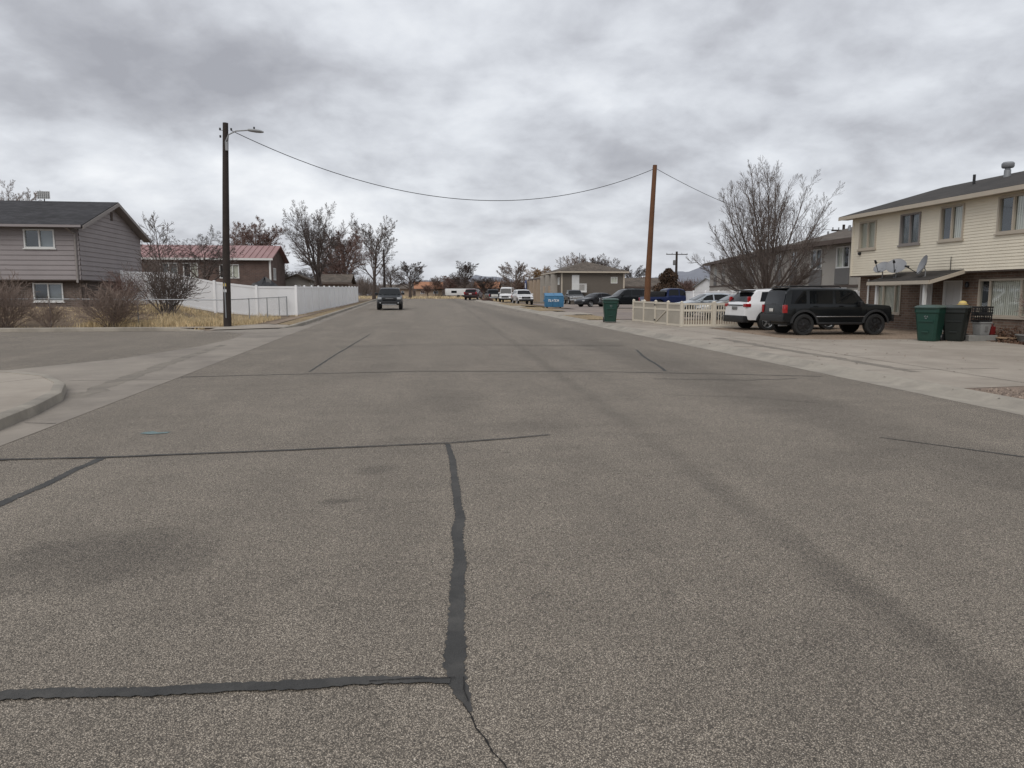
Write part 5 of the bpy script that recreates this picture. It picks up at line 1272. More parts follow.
# black crates stacked on the grey bucket
def crate(loc, label, rz):
    t = thing('plastic_crate', label, 'crate', loc, rz, 'black crates stacked by the bins'); w, d, h = .24, .17, .24
    mb = MB(); mb.box(-w, w, -d, d, 0, .02); mb.build('base', M['black'], t)
    mb = MB()
    for (x0, x1, y0, y1) in ((-w, w, -d, -d + .015), (-w, w, d - .015, d), (-w, -w + .015, -d + .015, d - .015), (w - .015, w, -d + .015, d - .015)):
        for z0, z1 in ((.02, .06), (.11, .14), (.19, h)): mb.box(x0, x1, y0, y1, z0, z1)
    for k in range(6):
        x = -w + .02 + k * (2 * w - .05) / 5
        for y in (-d + .002, d - .013): mb.box(x, x + .02, y, y + .011, .06, .19)
    for k in range(4):
        y = -d + .03 + k * (2 * d - .08) / 3
        for x in (-w + .002, w - .013): mb.box(x, x + .011, y, y + .02, .06, .19)
    mb.build('slatted_side', M['black'], t)
zz = gz(17.9, 21) + .03
crate((17.95, 20.75, zz + .62), 'black slatted crate, lower of two, on the grey bucket', R(4)); crate((17.98, 20.77, zz + .865), 'black slatted crate, topmost of the stack beside the bins', R(-5))
t = thing('bucket', 'square grey bucket under the black crates', 'bucket', (17.95, 20.72, zz + .2), R(5))
mb = MB(); mb.hexa([(-.17, -.14, 0), (.17, -.14, 0), (.17, .14, 0), (-.17, .14, 0)], [(-.21, -.17, .40), (.21, -.17, .40), (.21, .17, .40), (-.21, .17, .40)]); mb.build('pail', M['bucket'], t, smooth=True, bevel=.02)
mb = MB(); mb.box(-.225, .225, -.185, .185, .37, .415); mb.build('rim', M['bucket'], t, bevel=.01)
mb = MB(); mb.box(-.02, .08, -.172, -.155, .12, .28); mb.build('dark_label', M['stucco_dark'], t)
t = tag(MB().build('concrete_block', M['planter']) if False else (lambda mb: (mb.box(17.35, 18.35, 20.5, 20.95, zz - .05, zz + .195), mb.build('paving_block', M['planter'], bevel=.015))[1])(MB()), 'low grey concrete block under the bucket beside the bins', 'block')
t = thing('fuel_can', 'red plastic fuel can beside the grey bucket', 'fuel can', (18.33, 20.78, zz + .2), R(15))
mb = MB(); mb.box(-.11, .11, -.1, .1, 0, .27); mb.build('tank', M['red_can'], t, smooth=True, bevel=.03)
mb = MB(); mb.tube([(-.08, 0, .25), (-.07, 0, .33), (.06, 0, .33), (.08, 0, .25)], .016, 6); mb.build('handle', M['red_can'], t, smooth=True)
mb = MB(); mb.tube([(.08, 0, .26), (.14, 0, .36)], [.02, .012], 6); mb.build('spout', M['black'], t)
# garden bed by the wall: dead leaves, hose coil, lumber, bowl planter
random.seed(11)
mb = MB()
for i in range(3000):
    x, y = random.uniform(17.9, 20.1), random.uniform(18.2, 23.2); hh = .45 * math.exp(-((x - 19.3) ** 2 / .5 + (y - 21.0) ** 2 / 1.4)) * random.random()
    c = Vector((x, y, gz(x, y) + .05 + hh)); s = random.uniform(.02, .06); u = Vector((random.gauss(0, 1), random.gauss(0, 1), random.gauss(0, .6))).normalized() * s; w = u.cross(Vector((random.gauss(0, 1), random.gauss(0, 1), random.gauss(0, 1)))).normalized() * s * .6
    mb.quad(c - u, c - w, c + u, c + w)
o = mb.build('leaf_litter', M['leaf_dry']); o['kind'] = 'stuff'; tag(o, 'dead brown leaves heaped in the bed under the picture window', 'leaf litter')
t = thing('garden_hose', 'dark coiled hose leaning by the wall right of the red can', 'hose', (18.75, 21.6, gz(18.7, 21.6) + .04), R(-20))
mb = MB(); pts = []
for i in range(90):
    a = 2 * PI * i / 18; r = .24 + .012 * math.sin(i * 1.7); pts.append((r * math.cos(a), .04 * math.sin(i * .9) + .015 * i / 18, .27 + r * math.sin(a)))
mb.tube(pts, .018, 6); mb.build('coil', M['black'], t, smooth=True)
mb = MB(); mb.box(-.05, .05, .1, .14, 0, .55); mb.build('hanger_post', M['wood'], t)
for i, (x, y, rz, l, lab) in enumerate([(18.75, 20.35, R(-8), 1.0, 'pale board lying on the leaves left of the grey bowl planter'), (19.3, 19.75, R(5), .7, 'short pale board at the front edge, right of the grey bowl planter')]):
    mb = MB(); mb.box(-l / 2, l / 2, -.06, .06, 0, .045); o = mb.build('board', M['wood'], bevel=.006); o.location = (x, y, gz(x, y) + .12 + i * -.03); o.rotation_euler = (0, R(3), rz); tag(o, lab, 'board', 'loose boards by the planter')
t = thing('planter', 'round grey stone bowl planter with dead stalks and white blooms', 'planter', (18.75, 19.85, gz(18.7, 19.8) + .03))
mb = MB(); mb.lathe([(.0, 0), (.17, 0), (.19, .03), (.27, .22), (.30, .24), (.30, .27), (.26, .27), (.24, .2), (0, .19)], 24); mb.build('bowl', M['planter'], t, smooth=True)
mb = MB(); random.seed(8)
for i in range(26):
    a = random.uniform(0, 6.28); r = random.uniform(0, .18); h = random.uniform(.15, .5); mb.tube([(r * math.cos(a), r * math.sin(a), .19), (r * 1.5 * math.cos(a), r * 1.5 * math.sin(a), .19 + h)], .005, 3)
mb.build('dry_stalks', M['twig_tan'], t)
mb = MB()
for i in range(7):
    c = Vector((random.uniform(-.16, .16), random.uniform(-.16, .16), random.uniform(.42, .62)))
    for k in range(6):
        a = k * PI / 3; d = Vector((math.cos(a), math.sin(a), .3)) * .05; e = Vector((math.cos(a + .5), math.sin(a + .5), .3)) * .04; mb.quad(c, c + e, c + d * 1.2, c + Vector((d.x - (e.x - d.x), d.y - (e.y - d.y), d.z)) * .8)
mb.build('bloom', M['white'], t)
# blue dumpster
t = thing('dumpster', 'blue metal dumpster with white lettering standing on the verge', 'dumpster', (12.9, 65.5, gz(12.9, 65) + .02), R(-6)); t.scale = (.88, .88, .95)
mb = MB(); mb.hexa([(-.95, -.62, .1), (.95, -.62, .1), (.95, .62, .1), (-.95, .62, .1)], [(-.95, -.72, 1.12), (.95, -.72, 1.12), (.95, .72, 1.38), (-.95, .72, 1.38)]); mb.build('bin_body', M['dump_blue'], t, smooth=True, bevel=.02)
mb = MB()
for x in (-.97, -.33, .33, .9): mb.box(x, x + .07, -.76, -.70, .14, 1.1)
mb.build('rib', M['dump_blue'], t)
for s in (-1, 1):
    mb = MB(); mb.hexa([(s * .48 - .46, -.75, 1.13), (s * .48 + .46, -.75, 1.13), (s * .48 + .46, .74, 1.40), (s * .48 - .46, .74, 1.40)], [(s * .48 - .46, -.75, 1.17), (s * .48 + .46, -.75, 1.17), (s * .48 + .46, .74, 1.44), (s * .48 - .46, .74, 1.44)]); mb.build('lid', M['dump_blue'], t)
    mb = MB(); mb.box(*sorted((s * .95, s * 1.06)), -.35, .35, .62, .80); mb.build('fork_pocket', M['black'] if s > 0 else M['dump_blue'], t)
    for y in (-.45, .45):
        mb = MB(); mb.box(s * .7 - .05, s * .7 + .05, y - .05, y + .05, 0, .1); mb.build('foot', M['black'], t)
mb = MB(); x = -.62        # blocky white letters, unreadable at this distance in the photograph
for w, segs in ((.16, 'LTR'), (.13, 'LB'), (.13, 'LM'), (.16, 'LRT'), (.12, 'LTB'), (.16, 'LRM')):
    y = -.775
    if 'L' in segs: mb.box(x, x + .035, y, y + .012, .60, .84)
    if 'R' in segs: mb.box(x + w - .035, x + w, y, y + .012, .60, .84)
    for ch, z in (('T', .80), ('M', .70), ('B', .60)):
        if ch in segs: mb.box(x + .036, x + w - .036, y, y + .012, z, z + .04)
    x += w + .045
mb.build('lettering', M['white'], t)

# ------------------------------------------------------------------ bare trees and shrubs
def growth(seed, st):
    rnd = random.Random(seed); trunk = MB(); crown = MB()
    def branch(p, d, L, r, lvl):
        n = st['seg'][lvl]; pts = [p.copy()]; q = p.copy(); v = d.copy(); rr = [r]; tip = st['rmin']
        for i in range(n):
            wv = st['wig'][lvl]
            v = v + Vector((rnd.gauss(0, wv), rnd.gauss(0, wv), rnd.gauss(0, wv) + st['trop'][lvl])); v.normalize()
            q = q + v * (L / n); pts.append(q.copy()); t = (i + 1) / n
            rr.append(max(tip, r + (max(tip, r * st['taper']) - r) * t))
        mb = trunk if lvl == 0 and st.get('trunk', True) else crown
        mb.tube(pts, rr, st['k'][lvl], cap=lvl == 0)
        if lvl + 1 >= len(st['n']) + 1: return
        if lvl < len(st['n']):
            nc = st['n'][lvl]
            for c in range(nc):
                t = st['from'][lvl] + (1 - st['from'][lvl]) * ((c + rnd.random()) / nc) ** st.get('pow', 1.0)
                i = min(n - 1, int(t * n)); f = t * n - i; base = pts[i].lerp(pts[i + 1], f); dd = (pts[i + 1] - pts[i]).normalized()
                a = R(rnd.uniform(*st['ang'][lvl])); az = c * 2.4 + rnd.uniform(-.8, .8)
                u = dd.cross(Vector((0, 0, 1)) if abs(dd.z) < .95 else Vector((1, 0, 0))).normalized(); w = dd.cross(u)
                nd = (dd * math.cos(a) + (u * math.cos(az) + w * math.sin(az)) * math.sin(a)).normalized()
                if nd.z < st.get('minz', -.2): nd.z = st.get('minz', -.2); nd.normalize()
                Lc = L * st['len'][lvl] * (1.08 - st['fall'][lvl] * t) * rnd.uniform(.75, 1.2)
                r0 = rr[i] + (rr[i + 1] - rr[i]) * f
                branch(base, nd, Lc, max(st['rmin'], r0 * st['rad'][lvl]), lvl + 1)
    for s in range(st.get('stems', 1)):
        if st.get('stems', 1) > 1:
            a = s * 2.4 + rnd.uniform(-.4, .4); lean = R(rnd.uniform(*st['lean'])); d = Vector((math.cos(a) * math.sin(lean), math.sin(a) * math.sin(lean), math.cos(lean)))
            p = Vector((rnd.uniform(-1, 1) * st.get('foot', .1), rnd.uniform(-1, 1) * st.get('foot', .1), -.05))
            branch(p, d, st['H'] * rnd.uniform(.75, 1.1), st['r'] * rnd.uniform(.7, 1.1), st.get('lvl0', 0))
        else:
            branch(Vector((0, 0, -.1)), Vector((rnd.uniform(-.04, .04), rnd.uniform(-.04, .04), 1)).normalized(), st['H'], st['r'], 0)
    return trunk, crown
def tree(name, label, cat, loc, seed, st, mt='bark', mc='twig', rz=0, sc=1.0, group=None):
    t = thing(name, label, cat, loc, rz, group); t.scale = (sc, sc, sc) if not hasattr(sc, '__len__') else sc
    tr_, cr = growth(seed, st)
    if tr_.v: tr_.build('trunk', M[mt], t, smooth=True, ang=60)
    cr.build('crown', M[mc], t, smooth=True, ang=60)
    return t
# the big vase-shaped tree behind the cars: short trunk, many rising leaders
VASE = dict(H=1.25, r=.20, seg=[4, 9, 6, 4, 3], wig=[.03, .055, .08, .10, .12], trop=[0, .035, .07, .07, .05], taper=.30, rmin=.0085, k=[10, 6, 4, 3, 3],
    n=[17, 11, 7, 4], **{'from': [.45, .22, .15, .2]}, ang=[(8, 72), (24, 46), (24, 50), (25, 55)], len=[5.6, .36, .42, .42], fall=[.0, .62, .5, .4], rad=[.46, .55, .6, .7], minz=.05)
def vase_tree():
    # leaders reach an egg-shaped outline: steep ones are long, low ones short
    rnd = random.Random(77); t = thing('bare_tree', 'large bare vase-shaped tree rising behind the white crossover and black SUV', 'tree', (17.5, 34.2, gz(17.5, 34)), 0)
    tk = MB(); tk.tube([(0, 0, -.1), (.02, 0, .5), (.03, .02, 1.1), (.03, .03, 1.5)], [.27, .21, .20, .17], 12)
    cr = MB()
    st = dict(VASE); rmin = .0046
    def branch(p, d, L, r, lvl, tap=.16):
        n = (0, 10, 6, 4, 2)[lvl]; q = p.copy(); v = d.copy(); pts = [q.copy()]; rr = [r]
        for i in range(n):
            w = (0, .035, .05, .06, .08)[lvl]; v = (v + Vector((rnd.gauss(0, w), rnd.gauss(0, w), rnd.gauss(0, w) + (0, .060, .10, .12, .10)[lvl]))).normalized()
            q = q + v * (L / n); pts.append(q.copy()); rr.append(max(rmin, r * (1 - (1 - tap) * (i + 1) / n)))
        cr.tube(pts, rr, (0, 7, 4, 3, 3)[lvl], cap=False)
        if lvl == 4: return
        nc = (0, 15, 7, 5)[lvl]
        for c in range(nc):
            f0 = (0, .20, .15, .25)[lvl]; t0 = f0 + (1 - f0) * (c + rnd.random()) / nc
            i = min(n - 1, int(t0 * n)); f = t0 * n - i; b = pts[i].lerp(pts[i + 1], f); dd = (pts[i + 1] - pts[i]).normalized()
            a = R(rnd.uniform(20, 42)); az = c * 2.4 + rnd.uniform(-.7, .7); u = dd.cross(Vector((.3, .2, 1))).normalized(); w = dd.cross(u)
            nd = (dd * math.cos(a) + (u * math.cos(az) + w * math.sin(az)) * math.sin(a)).normalized()
            Lc = L * (0, .37, .44, .62)[lvl] * (1.12 - (0, .70, .65, .5)[lvl] * t0) * rnd.uniform(.7, 1.25)
            branch(b, nd, Lc, max(rmin, rr[i] * (0, .50, .55, .7)[lvl]), lvl + 1)
    N = 21
    for s in range(N):
        k = s / (N - 1); lean = R(3 + 66 * k ** .9); az = s * 2.39996 + .4
        d = Vector((math.cos(az) * math.sin(lean), math.sin(az) * math.sin(lean), math.cos(lean)))
        L = 5.75 * (1 - .42 * k ** 1.9) * rnd.uniform(.92, 1.05); z0 = 1.5 - .6 * k
        branch(Vector((.03 + d.x * .08, .03 + d.y * .08, z0)), d, L, .060 * (1.1 - .30 * k), 1)
    for a_, el_, L_ in ((2.9, 12, 3.9), (3.7, 20, 3.4), (.3, 14, 3.2), (5.1, 16, 3.0), (1.7, 18, 3.0), (2.3, 22, 3.3), (-.5, 24, 2.9)):
        d = Vector((math.cos(a_) * math.cos(R(el_)), math.sin(a_) * math.cos(R(el_)), math.sin(R(el_)))); branch(Vector((.03 + d.x * .1, .03 + d.y * .1, rnd.uniform(.85, 1.2))), d, L_, .05, 1)
    tk.build('trunk', M['bark'], t, smooth=True, ang=60); cr.build('crown', M['twig'], t, smooth=True, ang=60)
vase_tree()

def base_st(**k):
    d = dict(H=5.2, r=.22, seg=[8, 7, 5, 4, 3], wig=[.04, .065, .08, .09, .1], trop=[.0, .045, .05, .05, .04], taper=.13, rmin=.006, k=[9, 5, 4, 3, 3], n=[16, 10, 7, 6], ang=[(32, 68), (28, 52), (26, 50), (22, 46)], len=[.80, .46, .46, .72], fall=[.5, .72, .70, .6], rad=[.5, .55, .6, .7])
    d['from'] = [.28, .2, .15, .15]; d.update(k); return d
def place(px, py_top, Y, hb):
    """ground point on the sight line of px at depth Y and the scale giving the wanted top"""
    p = at(px, 295, Y); z = gz(p.x, Y); top = at(px, py_top, Y).z; return (p.x, Y, z), (top - z) / hb
BT = 'bare trees along the left side'; FT = 'bare trees at the far end'
l, s = place(320, 199, 67, 7.6)
tree('bare_tree', 'tall dark spreading bare tree rising over the white fence', 'tree', l, 12, base_st(H=5.0, r=.30, rmin=.006, n=[14, 11, 8, 6], ang=[(30, 70), (28, 52), (28, 52), (24, 46)], len=[1.1, .46, .46, .72]), mc='twig_dark', sc=s * .93, group=BT)
l, s = place(206, 209, 50, 6.2)
fruit = tree('bare_tree', 'twisted bare fruit tree just left of the dark utility pole', 'tree', l, 21, base_st(H=3.6, r=.2, rmin=.006, wig=[.08, .10, .11, .12, .12], n=[13, 9, 7, 6], ang=[(40, 80), (35, 70), (30, 70), (30, 60)], len=[1.0, .46, .44, .70]), mc='twig_dark', sc=s * .96, group=BT)
l, s = place(165, 212, 50, 6.6)
tree('bare_tree', 'thin upright bare tree against the sky beside the grey house', 'tree', l, 31, base_st(H=5.6, r=.11, rmin=.013, n=[14, 6, 5], ang=[(20, 42), (25, 50), (25, 50)], len=[.45, .45, .5], fall=[.45, .5, .4], trop=[0, .06, .05, .03, 0]), sc=s, group=BT)
l, s = place(12, 179, 56, 7.2)
tree('bare_tree', 'bare treetop showing above the charcoal roof at the left edge', 'tree', l, 41, base_st(H=5.4, r=.2), mc='twig_tan', sc=s, group=BT)
dense = base_st(H=4.6, r=.25, rmin=.008, n=[22, 12, 8, 6], ang=[(18, 62), (25, 55), (25, 55), (25, 55)], len=[.92, .44, .46, .70], trop=[0, .05, .05, .05, .05])
l, s = place(250, 216, 84, 6.9)
dn = tree('bare_tree', 'dense reddish brown bare tree behind the red metal roof', 'tree', l, 51, dense, mc='twig_red', sc=(s * 1.15, s * 1.15, s), group=BT)
def again(src, label, px, top, Y, hb, rz, sx=1.0, group=None, mc=None):
    c = copy_tree(src); l, s = place(px, top, Y, hb); c.location = l; c.rotation_euler = (0, 0, rz); c.scale = (s * sx, s * sx, s); c['label'] = label
    if group: c['group'] = group
    if mc:
        for ch in c.children:
            if ch.name.startswith('crown'):
                ch.data = ch.data.copy(); ch.data.materials[0] = M[mc]
    return c
again(dn, 'dense purplish bare tree directly behind the tall spreading tree', 346, 226, 90, 6.9, 1.2, 1.15, BT)
again(dn, 'low dense thicket-like bare tree filling the gap behind the white fence end', 338, 256, 96, 6.9, 2.6, 1.7, BT, 'twig_dark')
again(dn, 'low dark bare thicket right of the red-roofed house', 296, 268, 72, 6.9, 4.1, 1.7, BT, 'twig_dark')
l, s = place(374, 221, 106, 7.4)
up = tree('bare_tree', 'pale upright bare tree left of the thin dark pole', 'tree', l, 61, base_st(H=5.6, r=.2, rmin=.007, n=[16, 10, 7, 6], ang=[(20, 50), (24, 46), (24, 46), (22, 44)], len=[.85, .44, .46, .72], trop=[0, .06, .06, .04, .03]), mc='twig', sc=s, group=BT)
again(up, 'smaller bare tree close behind the black SUV on the left', 391, 264, 128, 7.4, 2.0, 1.5, BT)
l, s = place(410, 257, 122, 6.9)
rd = tree('bare_tree', 'small round bare tree standing alone at the end of the street', 'tree', l, 71, base_st(H=4.6, r=.26, rmin=.010, n=[16, 10, 8, 6], k=[7, 4, 3, 3, 3]), mc='twig_dark', sc=(s * 1.2, s * 1.2, s), group=FT)
again(rd, 'dark round bare tree above the camper trailer', 465, 257, 136, 6.9, .7, 1.25, FT)
again(rd, 'pale bare tree above the white van', 516, 257, 132, 6.9, 2.1, 1.15, FT, 'twig_tan')
again(dn, 'broad low brown thicket left of the camper trailer', 449, 274, 150, 6.9, .4, 2.4, FT)
again(dn, 'broad low brown thicket right of the camper trailer', 487, 276, 152, 6.9, 3.0, 1.9, FT, 'twig_dark')
again(dn, 'low brown thicket under the pale bare tree by the van', 517, 279, 140, 6.9, 5.0, 2.0, FT)
again(dn, 'golden brown dome-shaped willow behind the apartment block', 546, 265, 142, 6.9, 1.9, 1.65, FT, 'twig_gold')
again(up, 'tall grey bare tree over the apartment roof, leftmost of three', 571, 255, 136, 7.4, 1.0, 1.25, FT, 'twig_tan')
again(dn, 'dense grey bare tree over the apartment roof, middle of three', 589, 254, 140, 6.9, 4.0, 1.0, FT, 'twig')
again(up, 'tall bare tree over the apartment roof, rightmost of three', 607, 257, 138, 7.4, 3.7, 1.25, FT, 'twig')
again(rd, 'dark bare tree behind the small pale-gabled house', 631, 261, 130, 6.9, 5.2, 1.2, FT)
again(dn, 'small bare thicket left of the orange-brown pole', 642, 276, 126, 6.9, 2.2, 1.5, FT, 'twig')
again(dn, 'brown thicket beside the far orange-roofed house at left', 428, 284, 146, 6.9, 2.9, 1.4, FT)
again(dn, 'reddish low thicket right of the rusty juniper', 687, 279, 124, 6.9, 1.2, 1.8, FT)
again(up, 'bare street-end tree right of the small round tree', 436, 277, 150, 7.4, 4.4, 1.1, FT)
# far-off belt of bare brown trees that reads as one mass
mb = MB(); rnd = random.Random(44)
for i in range(14000):
    x = rnd.uniform(-60, 95); y = rnd.uniform(182, 215); env = 4.3 + 1.9 * mnoise.noise(Vector((x * .11, 1, 3))) + 1.3 * mnoise.noise(Vector((x * .37, 5, 3)))
    if env < .8: continue
    z0 = 1.25 + rnd.random() * env * .5; h = env * rnd.uniform(.3, .75); lx, ly = rnd.gauss(0, .35) * h, rnd.gauss(0, .3) * h
    mb.tube([(x, y, z0), (x + lx * .6, y + ly * .6, z0 + h * .6), (x + lx, y + ly, z0 + h)], [.06, .04, .012], 3, cap=False)
o = mb.build('tree_belt', M['twig']); o['kind'] = 'stuff'; tag(o, 'hazy brown belt of bare trees along the horizon', 'tree belt')
mb = MB(); rnd = random.Random(91)
for i in range(1500):
    k = rnd.random()
    if k < .06: x, y = 8.62 + abs(rnd.gauss(0, .12)), rnd.uniform(8, 45)
    elif k < .7: x, y = rnd.uniform(12, 19.5), rnd.uniform(20.5, 30)
    elif k < .85: x, y = -4.8 + abs(rnd.gauss(0, .08)), rnd.uniform(34, 60)
    else: x, y = rnd.uniform(9, 17), rnd.uniform(11.5, 30)
    c = Vector((x, y, gz(x, y) + (.075 if x > 0 else .012))); s_ = rnd.uniform(.012, .035); a = rnd.uniform(0, 6.28); u = Vector((math.cos(a), math.sin(a), rnd.uniform(-.2, .2))) * s_; w = Vector((-math.sin(a), math.cos(a), rnd.uniform(-.3, .3))) * s_ * .6
    mb.quad(c - u, c - w, c + u, c + w)
o = mb.build('leaf_litter', M['leaf_dry']); o['kind'] = 'stuff'; tag(o, 'scattered brown leaves and grit along the kerbs and over the driveways', 'leaf litter')
# rusty juniper
t = thing('juniper', 'dense rusty brown juniper behind the orange-brown pole', 'evergreen', (*at(668, 295, 84)[:2], gz(28, 84)))
mb = MB(); rnd = random.Random(9)
for i in range(5200):
    h = rnd.random(); rr = (1.9 * (1 - h) ** .6 + .25) * math.sqrt(rnd.random()) * (1 + .25 * math.sin(h * 17 + rnd.random())); a = rnd.uniform(0, 6.283)
    c = Vector((rr * math.cos(a), rr * math.sin(a), .2 + 4.1 * h)); u = Vector((rnd.gauss(0, 1), rnd.gauss(0, 1), rnd.gauss(.6, 1))).normalized() * rnd.uniform(.08, .2); w = u.cross(Vector((rnd.gauss(0, 1), rnd.gauss(0, 1), rnd.gauss(0, 1)))).normalized() * .06
    mb.quad(c - u, c - w, c + u, c + w)
mb.build('crown', M['juniper'], t)
mb = MB(); mb.tube([(0, 0, -.1), (0, 0, 3)], [.14, .05], 8); mb.build('trunk', M['bark'], t)
# shrubs on the left corner
SH = dict(H=1.6, r=.014, seg=[5, 4, 3], wig=[.06, .09, .12], trop=[.02, .03, .02], taper=.4, rmin=.006, k=[4, 3, 3], n=[7, 4], ang=[(20, 45), (25, 50)], len=[.48, .5], fall=[.4, .4], rad=[.7, .8], stems=75, lean=(5, 62), foot=.22, trunk=False, minz=.05)
SH['from'] = [.25, .2]
LS = 'bare shrubs along the left corner fence'
def shrub(label, x, y, seed, sc, mc='twig_tan', **k):
    st = dict(SH); st.update(k); t = thing('bare_shrub', label, 'shrub', (x, y, gz(x, y)), 0, LS); t.scale = sc
    _, cr = growth(seed, st); cr.build('branches', M[mc], t); return t
shrub('wide rounded bare shrub in front of the grey house corner', -12.7, 32.95, 5, (1.08, 1.0, .98), stems=62)
shrub('dark bare shrub cut off by the left edge of the photo', -16.9, 32.95, 6, (1.0, 1.0, 1.12), 'twig_tan', stems=52)
shrub('small scraggly bare shrub between the two larger ones', -15.2, 32.8, 7, (.62, .6, .62), stems=30)
shrub('tall vase-shaped bare shrub against the white fence', -11.75, 37.0, 8, (1.15, 1.15, 1.3), 'twig', H=1.95, r=.022, stems=34, lean=(6, 48), rmin=.008)
shrub('low dark bare shrub at the corner of the white fence and grey house', -14.4, 39.3, 9, (.9, .9, 1.0), 'twig_red', stems=36)
t = thing('bare_shrub', 'dense reddish bare shrub at the right edge by the cream house wall', 'shrub', (19.65, 19.85, gz(19, 20)), 0, 'bare shrub by the cream house'); st = dict(SH); st.update(stems=36, H=1.5, lean=(3, 40)); _, cr = growth(15, st); cr.build('branches', M['twig_red'], t)
t = thing('brush_pile', 'small heap of reddish brush at the kerb before the dark pickup', 'brush pile', (9.7, 94, gz(9.7, 94)), 0); st = dict(SH); st.update(stems=60, H=.5, lean=(40, 85), rmin=.02, r=.03, foot=.35); _, cr = growth(16, st); cr.build('sticks', M['twig_red'], t)

# ------------------------------------------------------------------ dry grass (uncountable)
def grass(name, label, regions, seed):
    rnd = random.Random(seed); mb = MB()
    for (x0, x1, y0, y1, n, h0, h1, w) in regions:
        for i in range(n):
            x, y = rnd.uniform(x0, x1), rnd.uniform(y0, y1)
            if mnoise.noise(Vector((x * .6, y * .6, seed))) < -.28 + .3 * rnd.random() - .15: continue
            z = gz(x, y) - .02; h = rnd.uniform(h0, h1) * (.7 + .5 * mnoise.noise(Vector((x * .9, y * .9, 3)))); a = rnd.uniform(0, 6.283); l = rnd.gauss(0, .45) * h
            ca, sa = math.cos(a) * w, math.sin(a) * w; b = rnd.uniform(0, 6.283); dx, dy = math.cos(b) * l, math.sin(b) * l
            n0 = len(mb.v); mb.v += [(x - ca, y - sa, z), (x + ca, y + sa, z), (x + dx * .5 + ca * .6, y + dy * .5 + sa * .6, z + h * .6), (x + dx, y + dy, z + h), (x + dx * .5 - ca * .6, y + dy * .5 - sa * .6, z + h * .6)]
            mb.f.append(tuple(range(n0, n0 + 5)))
    o = mb.build(name, M['straw']); o['kind'] = 'stuff'; tag(o, label, 'grass')
grass('dry_grass', 'tall dry straw grass between the shrubs and the wooden pole', [(-14.2, -8.15, 32.75, 36.5, 9500, .15, .55, .010), (-13.5, -8.0, 36.5, 42, 4200, .15, .5, .012), (-8.2, -7.3, 33.5, 42, 1800, .12, .4, .010), (-30, -14.2, 32.7, 37, 3800, .04, .18, .012), (-12.5, -8.6, 31.0, 31.7, 1300, .05, .18, .010), (-30, -12.5, 30.45, 31.7, 2200, .03, .12, .012)], 3)
grass('dry_grass', 'short tan grass on the strip between the left kerb and the pavement', [(-6.12, -5.06, 34.0, 60, 15000, .03, .10, .012), (-7.3, -6.45, 44, 62, 1500, .04, .16, .012), (-5.5, -5.06, 60, 86, 2500, .03, .1, .02)], 4)
for o in (sheet('grass_strip', M['lawn'], [(-6.15, 34.2), (-5.05, 33.4), (-5.05, YE - 4), (-5.7, YE - 4), (-6.0, 60)], .035),): pass
for q, (x0, x1, y0, y1, n) in enumerate([(8.95, 10.8, 36.8, 43, 3200), (8.95, 11.0, 51, 62, 3200), (8.95, 12.5, 66.5, 78, 2600)]):
    sheet('grass_strip', M['lawn'], [(x0 - .04, y0), (x1, y0), (x1, y1), (x0 - .04, y1)], .068)
    grass('dry_grass', ['patch of tan grass just beyond the lone green bin', 'patch of tan grass on the verge before the blue dumpster', 'patch of tan grass on the verge beyond the blue dumpster'][q], [(x0, x1, y0, y1, n, .06, .16, .015)], 6 + q)
grass('dry_grass', 'pale dry grass across the field at the end of the street', [(-16, 22, 114, 150, 5200, .1, .5, .05)], 9)

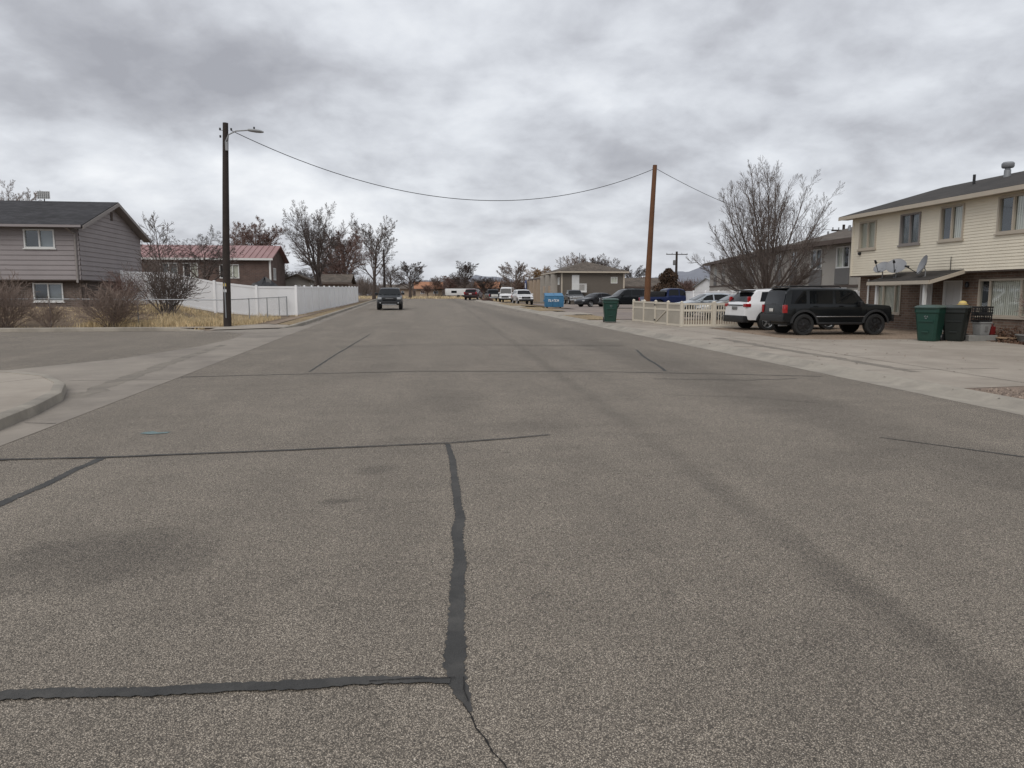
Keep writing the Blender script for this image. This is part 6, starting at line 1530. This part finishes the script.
# ------------------------------------------------------------------ sky, sun, camera
def sky():
    w = bpy.data.worlds.new("World"); scn.world = w; w.use_nodes = True; nt = w.node_tree; N = nt.nodes.new; L = nt.links.new
    bg = nt.nodes['Background']; bg.inputs['Strength'].default_value = .105
    st = N('ShaderNodeTexSky'); st.sky_type = 'NISHITA'; st.sun_disc = False; st.sun_elevation = R(48); st.sun_rotation = R(SUN_AZ); st.air_density = 1.2; st.dust_density = 3
    tc = N('ShaderNodeTexCoord'); D = tc.outputs['Generated']
    sp = N('ShaderNodeSeparateXYZ'); L(D, sp.inputs[0])
    def mth(op, a, b=None):
        n = N('ShaderNodeMath'); n.operation = op
        for i, v in enumerate((a, b)):
            if v is None: continue
            if isinstance(v, (int, float)): n.inputs[i].default_value = v
            else: L(v, n.inputs[i])
        return n.outputs[0]
    zc = mth('ADD', mth('MAXIMUM', sp.outputs['Z'], 0.0), .36)
    cx = mth('DIVIDE', sp.outputs['X'], zc); cy = mth('DIVIDE', sp.outputs['Y'], zc)
    cb = N('ShaderNodeCombineXYZ'); L(cx, cb.inputs[0]); L(cy, cb.inputs[1])
    def noise(s, d, r, loc, dist=0.0):
        mp = N('ShaderNodeMapping'); mp.inputs['Location'].default_value = loc; L(cb.outputs[0], mp.inputs[0])
        n = N('ShaderNodeTexNoise'); n.inputs['Scale'].default_value = s; n.inputs['Detail'].default_value = d; n.inputs['Roughness'].default_value = r; n.inputs['Distortion'].default_value = dist
        L(mp.outputs[0], n.inputs['Vector']); return n.outputs['Fac']
    a = noise(2.7, 6, .52, (3.1, 1.7, 0), .2); b = noise(8.5, 9, .54, (1.3, 8.2, 2), .25); c = noise(1.0, 3, .5, (6.2, 4.4, 5))
    v = mth('ADD', mth('MULTIPLY', a, .72), mth('ADD', mth('MULTIPLY', b, .25), mth('MULTIPLY', c, .14)))
    # broad lumps of darker and lighter cloud where the photograph has them
    def lump(px, py, rx, ry, amt):
        p = at(px, py, 1.0); d = Vector((p.x, p.y, p.z - CAMZ)).normalized()
        az0 = math.atan2(d.x, d.y); el0 = math.asin(d.z)
        az = mth('ARCTAN2', sp.outputs['X'], sp.outputs['Y']); el = mth('ARCSINE', sp.outputs['Z'])
        dx = mth('DIVIDE', mth('SUBTRACT', az, az0), rx / 720); dy = mth('DIVIDE', mth('SUBTRACT', el, el0), ry / 720)
        e = mth('POWER', 2.718, mth('MULTIPLY', mth('ADD', mth('MULTIPLY', dx, dx), mth('MULTIPLY', dy, dy)), -1.0))
        return mth('MULTIPLY', e, amt)
    for q in LUMPS: v = mth('ADD', v, lump(*q))
    r = N('ShaderNodeValToRGB'); L(v, r.inputs[0]); e = r.color_ramp.elements
    stops = [(.34, (3.8, 3.88, 4.25)), (.45, (4.9, 5.02, 5.42)), (.53, (6.1, 6.3, 6.75)), (.63, (7.5, 7.75, 8.2)), (.75, (9.0, 9.2, 9.5))]
    e[0].position = stops[0][0]; e[0].color = (*stops[0][1], 1); e[1].position = stops[-1][0]; e[1].color = (*stops[-1][1], 1)
    for p_, c_ in stops[1:-1]: q = e.new(p_); q.color = (*c_, 1)
    # the cloud deck hides nearly all of the clear sky; a little of it tints the gaps
    mx = N('ShaderNodeMix'); mx.data_type = 'RGBA'; mx.inputs[0].default_value = .94; L(st.outputs[0], mx.inputs['A']); L(r.outputs[0], mx.inputs['B'])
    # paler, flatter band low over the horizon
    hz = N('ShaderNodeMapRange'); hz.inputs[1].default_value = 0.0; hz.inputs[2].default_value = .10; hz.inputs[3].default_value = .5; hz.inputs[4].default_value = 0.0; hz.interpolation_type = 'SMOOTHSTEP'; L(sp.outputs['Z'], hz.inputs['Value'])
    m2 = N('ShaderNodeMix'); m2.data_type = 'RGBA'; m2.inputs['B'].default_value = (6.3, 6.55, 7.0, 1); L(hz.outputs[0], m2.inputs[0]); L(mx.outputs['Result'], m2.inputs['A'])
    L(m2.outputs['Result'], bg.inputs['Color'])
SUN_AZ = 212
LUMPS = [(180, 90, 190, 75, -.10), (60, 30, 120, 60, -.05), (420, 60, 110, 70, .05), (560, 30, 120, 60, .02), (830, 80, 220, 60, -.06), (300, 205, 110, 28, .13), (60, 150, 160, 24, .07), (420, 235, 130, 25, .07), (960, 130, 120, 40, -.05), (1000, 20, 120, 60, .08), (520, 165, 160, 30, -.03), (640, 100, 120, 25, .05)]
sky()
sd = bpy.data.lights.new('sun', 'SUN'); sd.energy = 1.5; sd.angle = R(40); sd.color = (1, .965, .92)
so = bpy.data.objects.new('sun', sd); col.objects.link(so); so.location = (0, 0, 60)
az = R(SUN_AZ); el = R(48); dirv = Vector((math.sin(az) * math.cos(el), math.cos(az) * math.cos(el), math.sin(el)))
so.rotation_euler = (-dirv).to_track_quat('-Z', 'Y').to_euler()
cam = bpy.data.cameras.new('camera'); co = bpy.data.objects.new('camera', cam); col.objects.link(co); scn.camera = co
cam.sensor_width = 36; cam.lens = 36 * FPX / 1024; cam.clip_start = .05; cam.clip_end = 30000
co.location = (0, 0, CAMZ); co.rotation_euler = (R(90) - PIT, 0, -YAW)
scn.view_settings.view_transform = 'Standard'; scn.view_settings.look = 'None'; scn.view_settings.exposure = 0; scn.view_settings.gamma = 1
scn.render.engine = 'CYCLES'; scn.cycles.use_denoising = True; scn.cycles.denoising_prefilter = 'ACCURATE'; scn.cycles.denoiser = 'OPENIMAGEDENOISE'; scn.cycles.denoising_input_passes = 'RGB_ALBEDO_NORMAL'; scn.cycles.max_bounces = 6; scn.cycles.transparent_max_bounces = 16
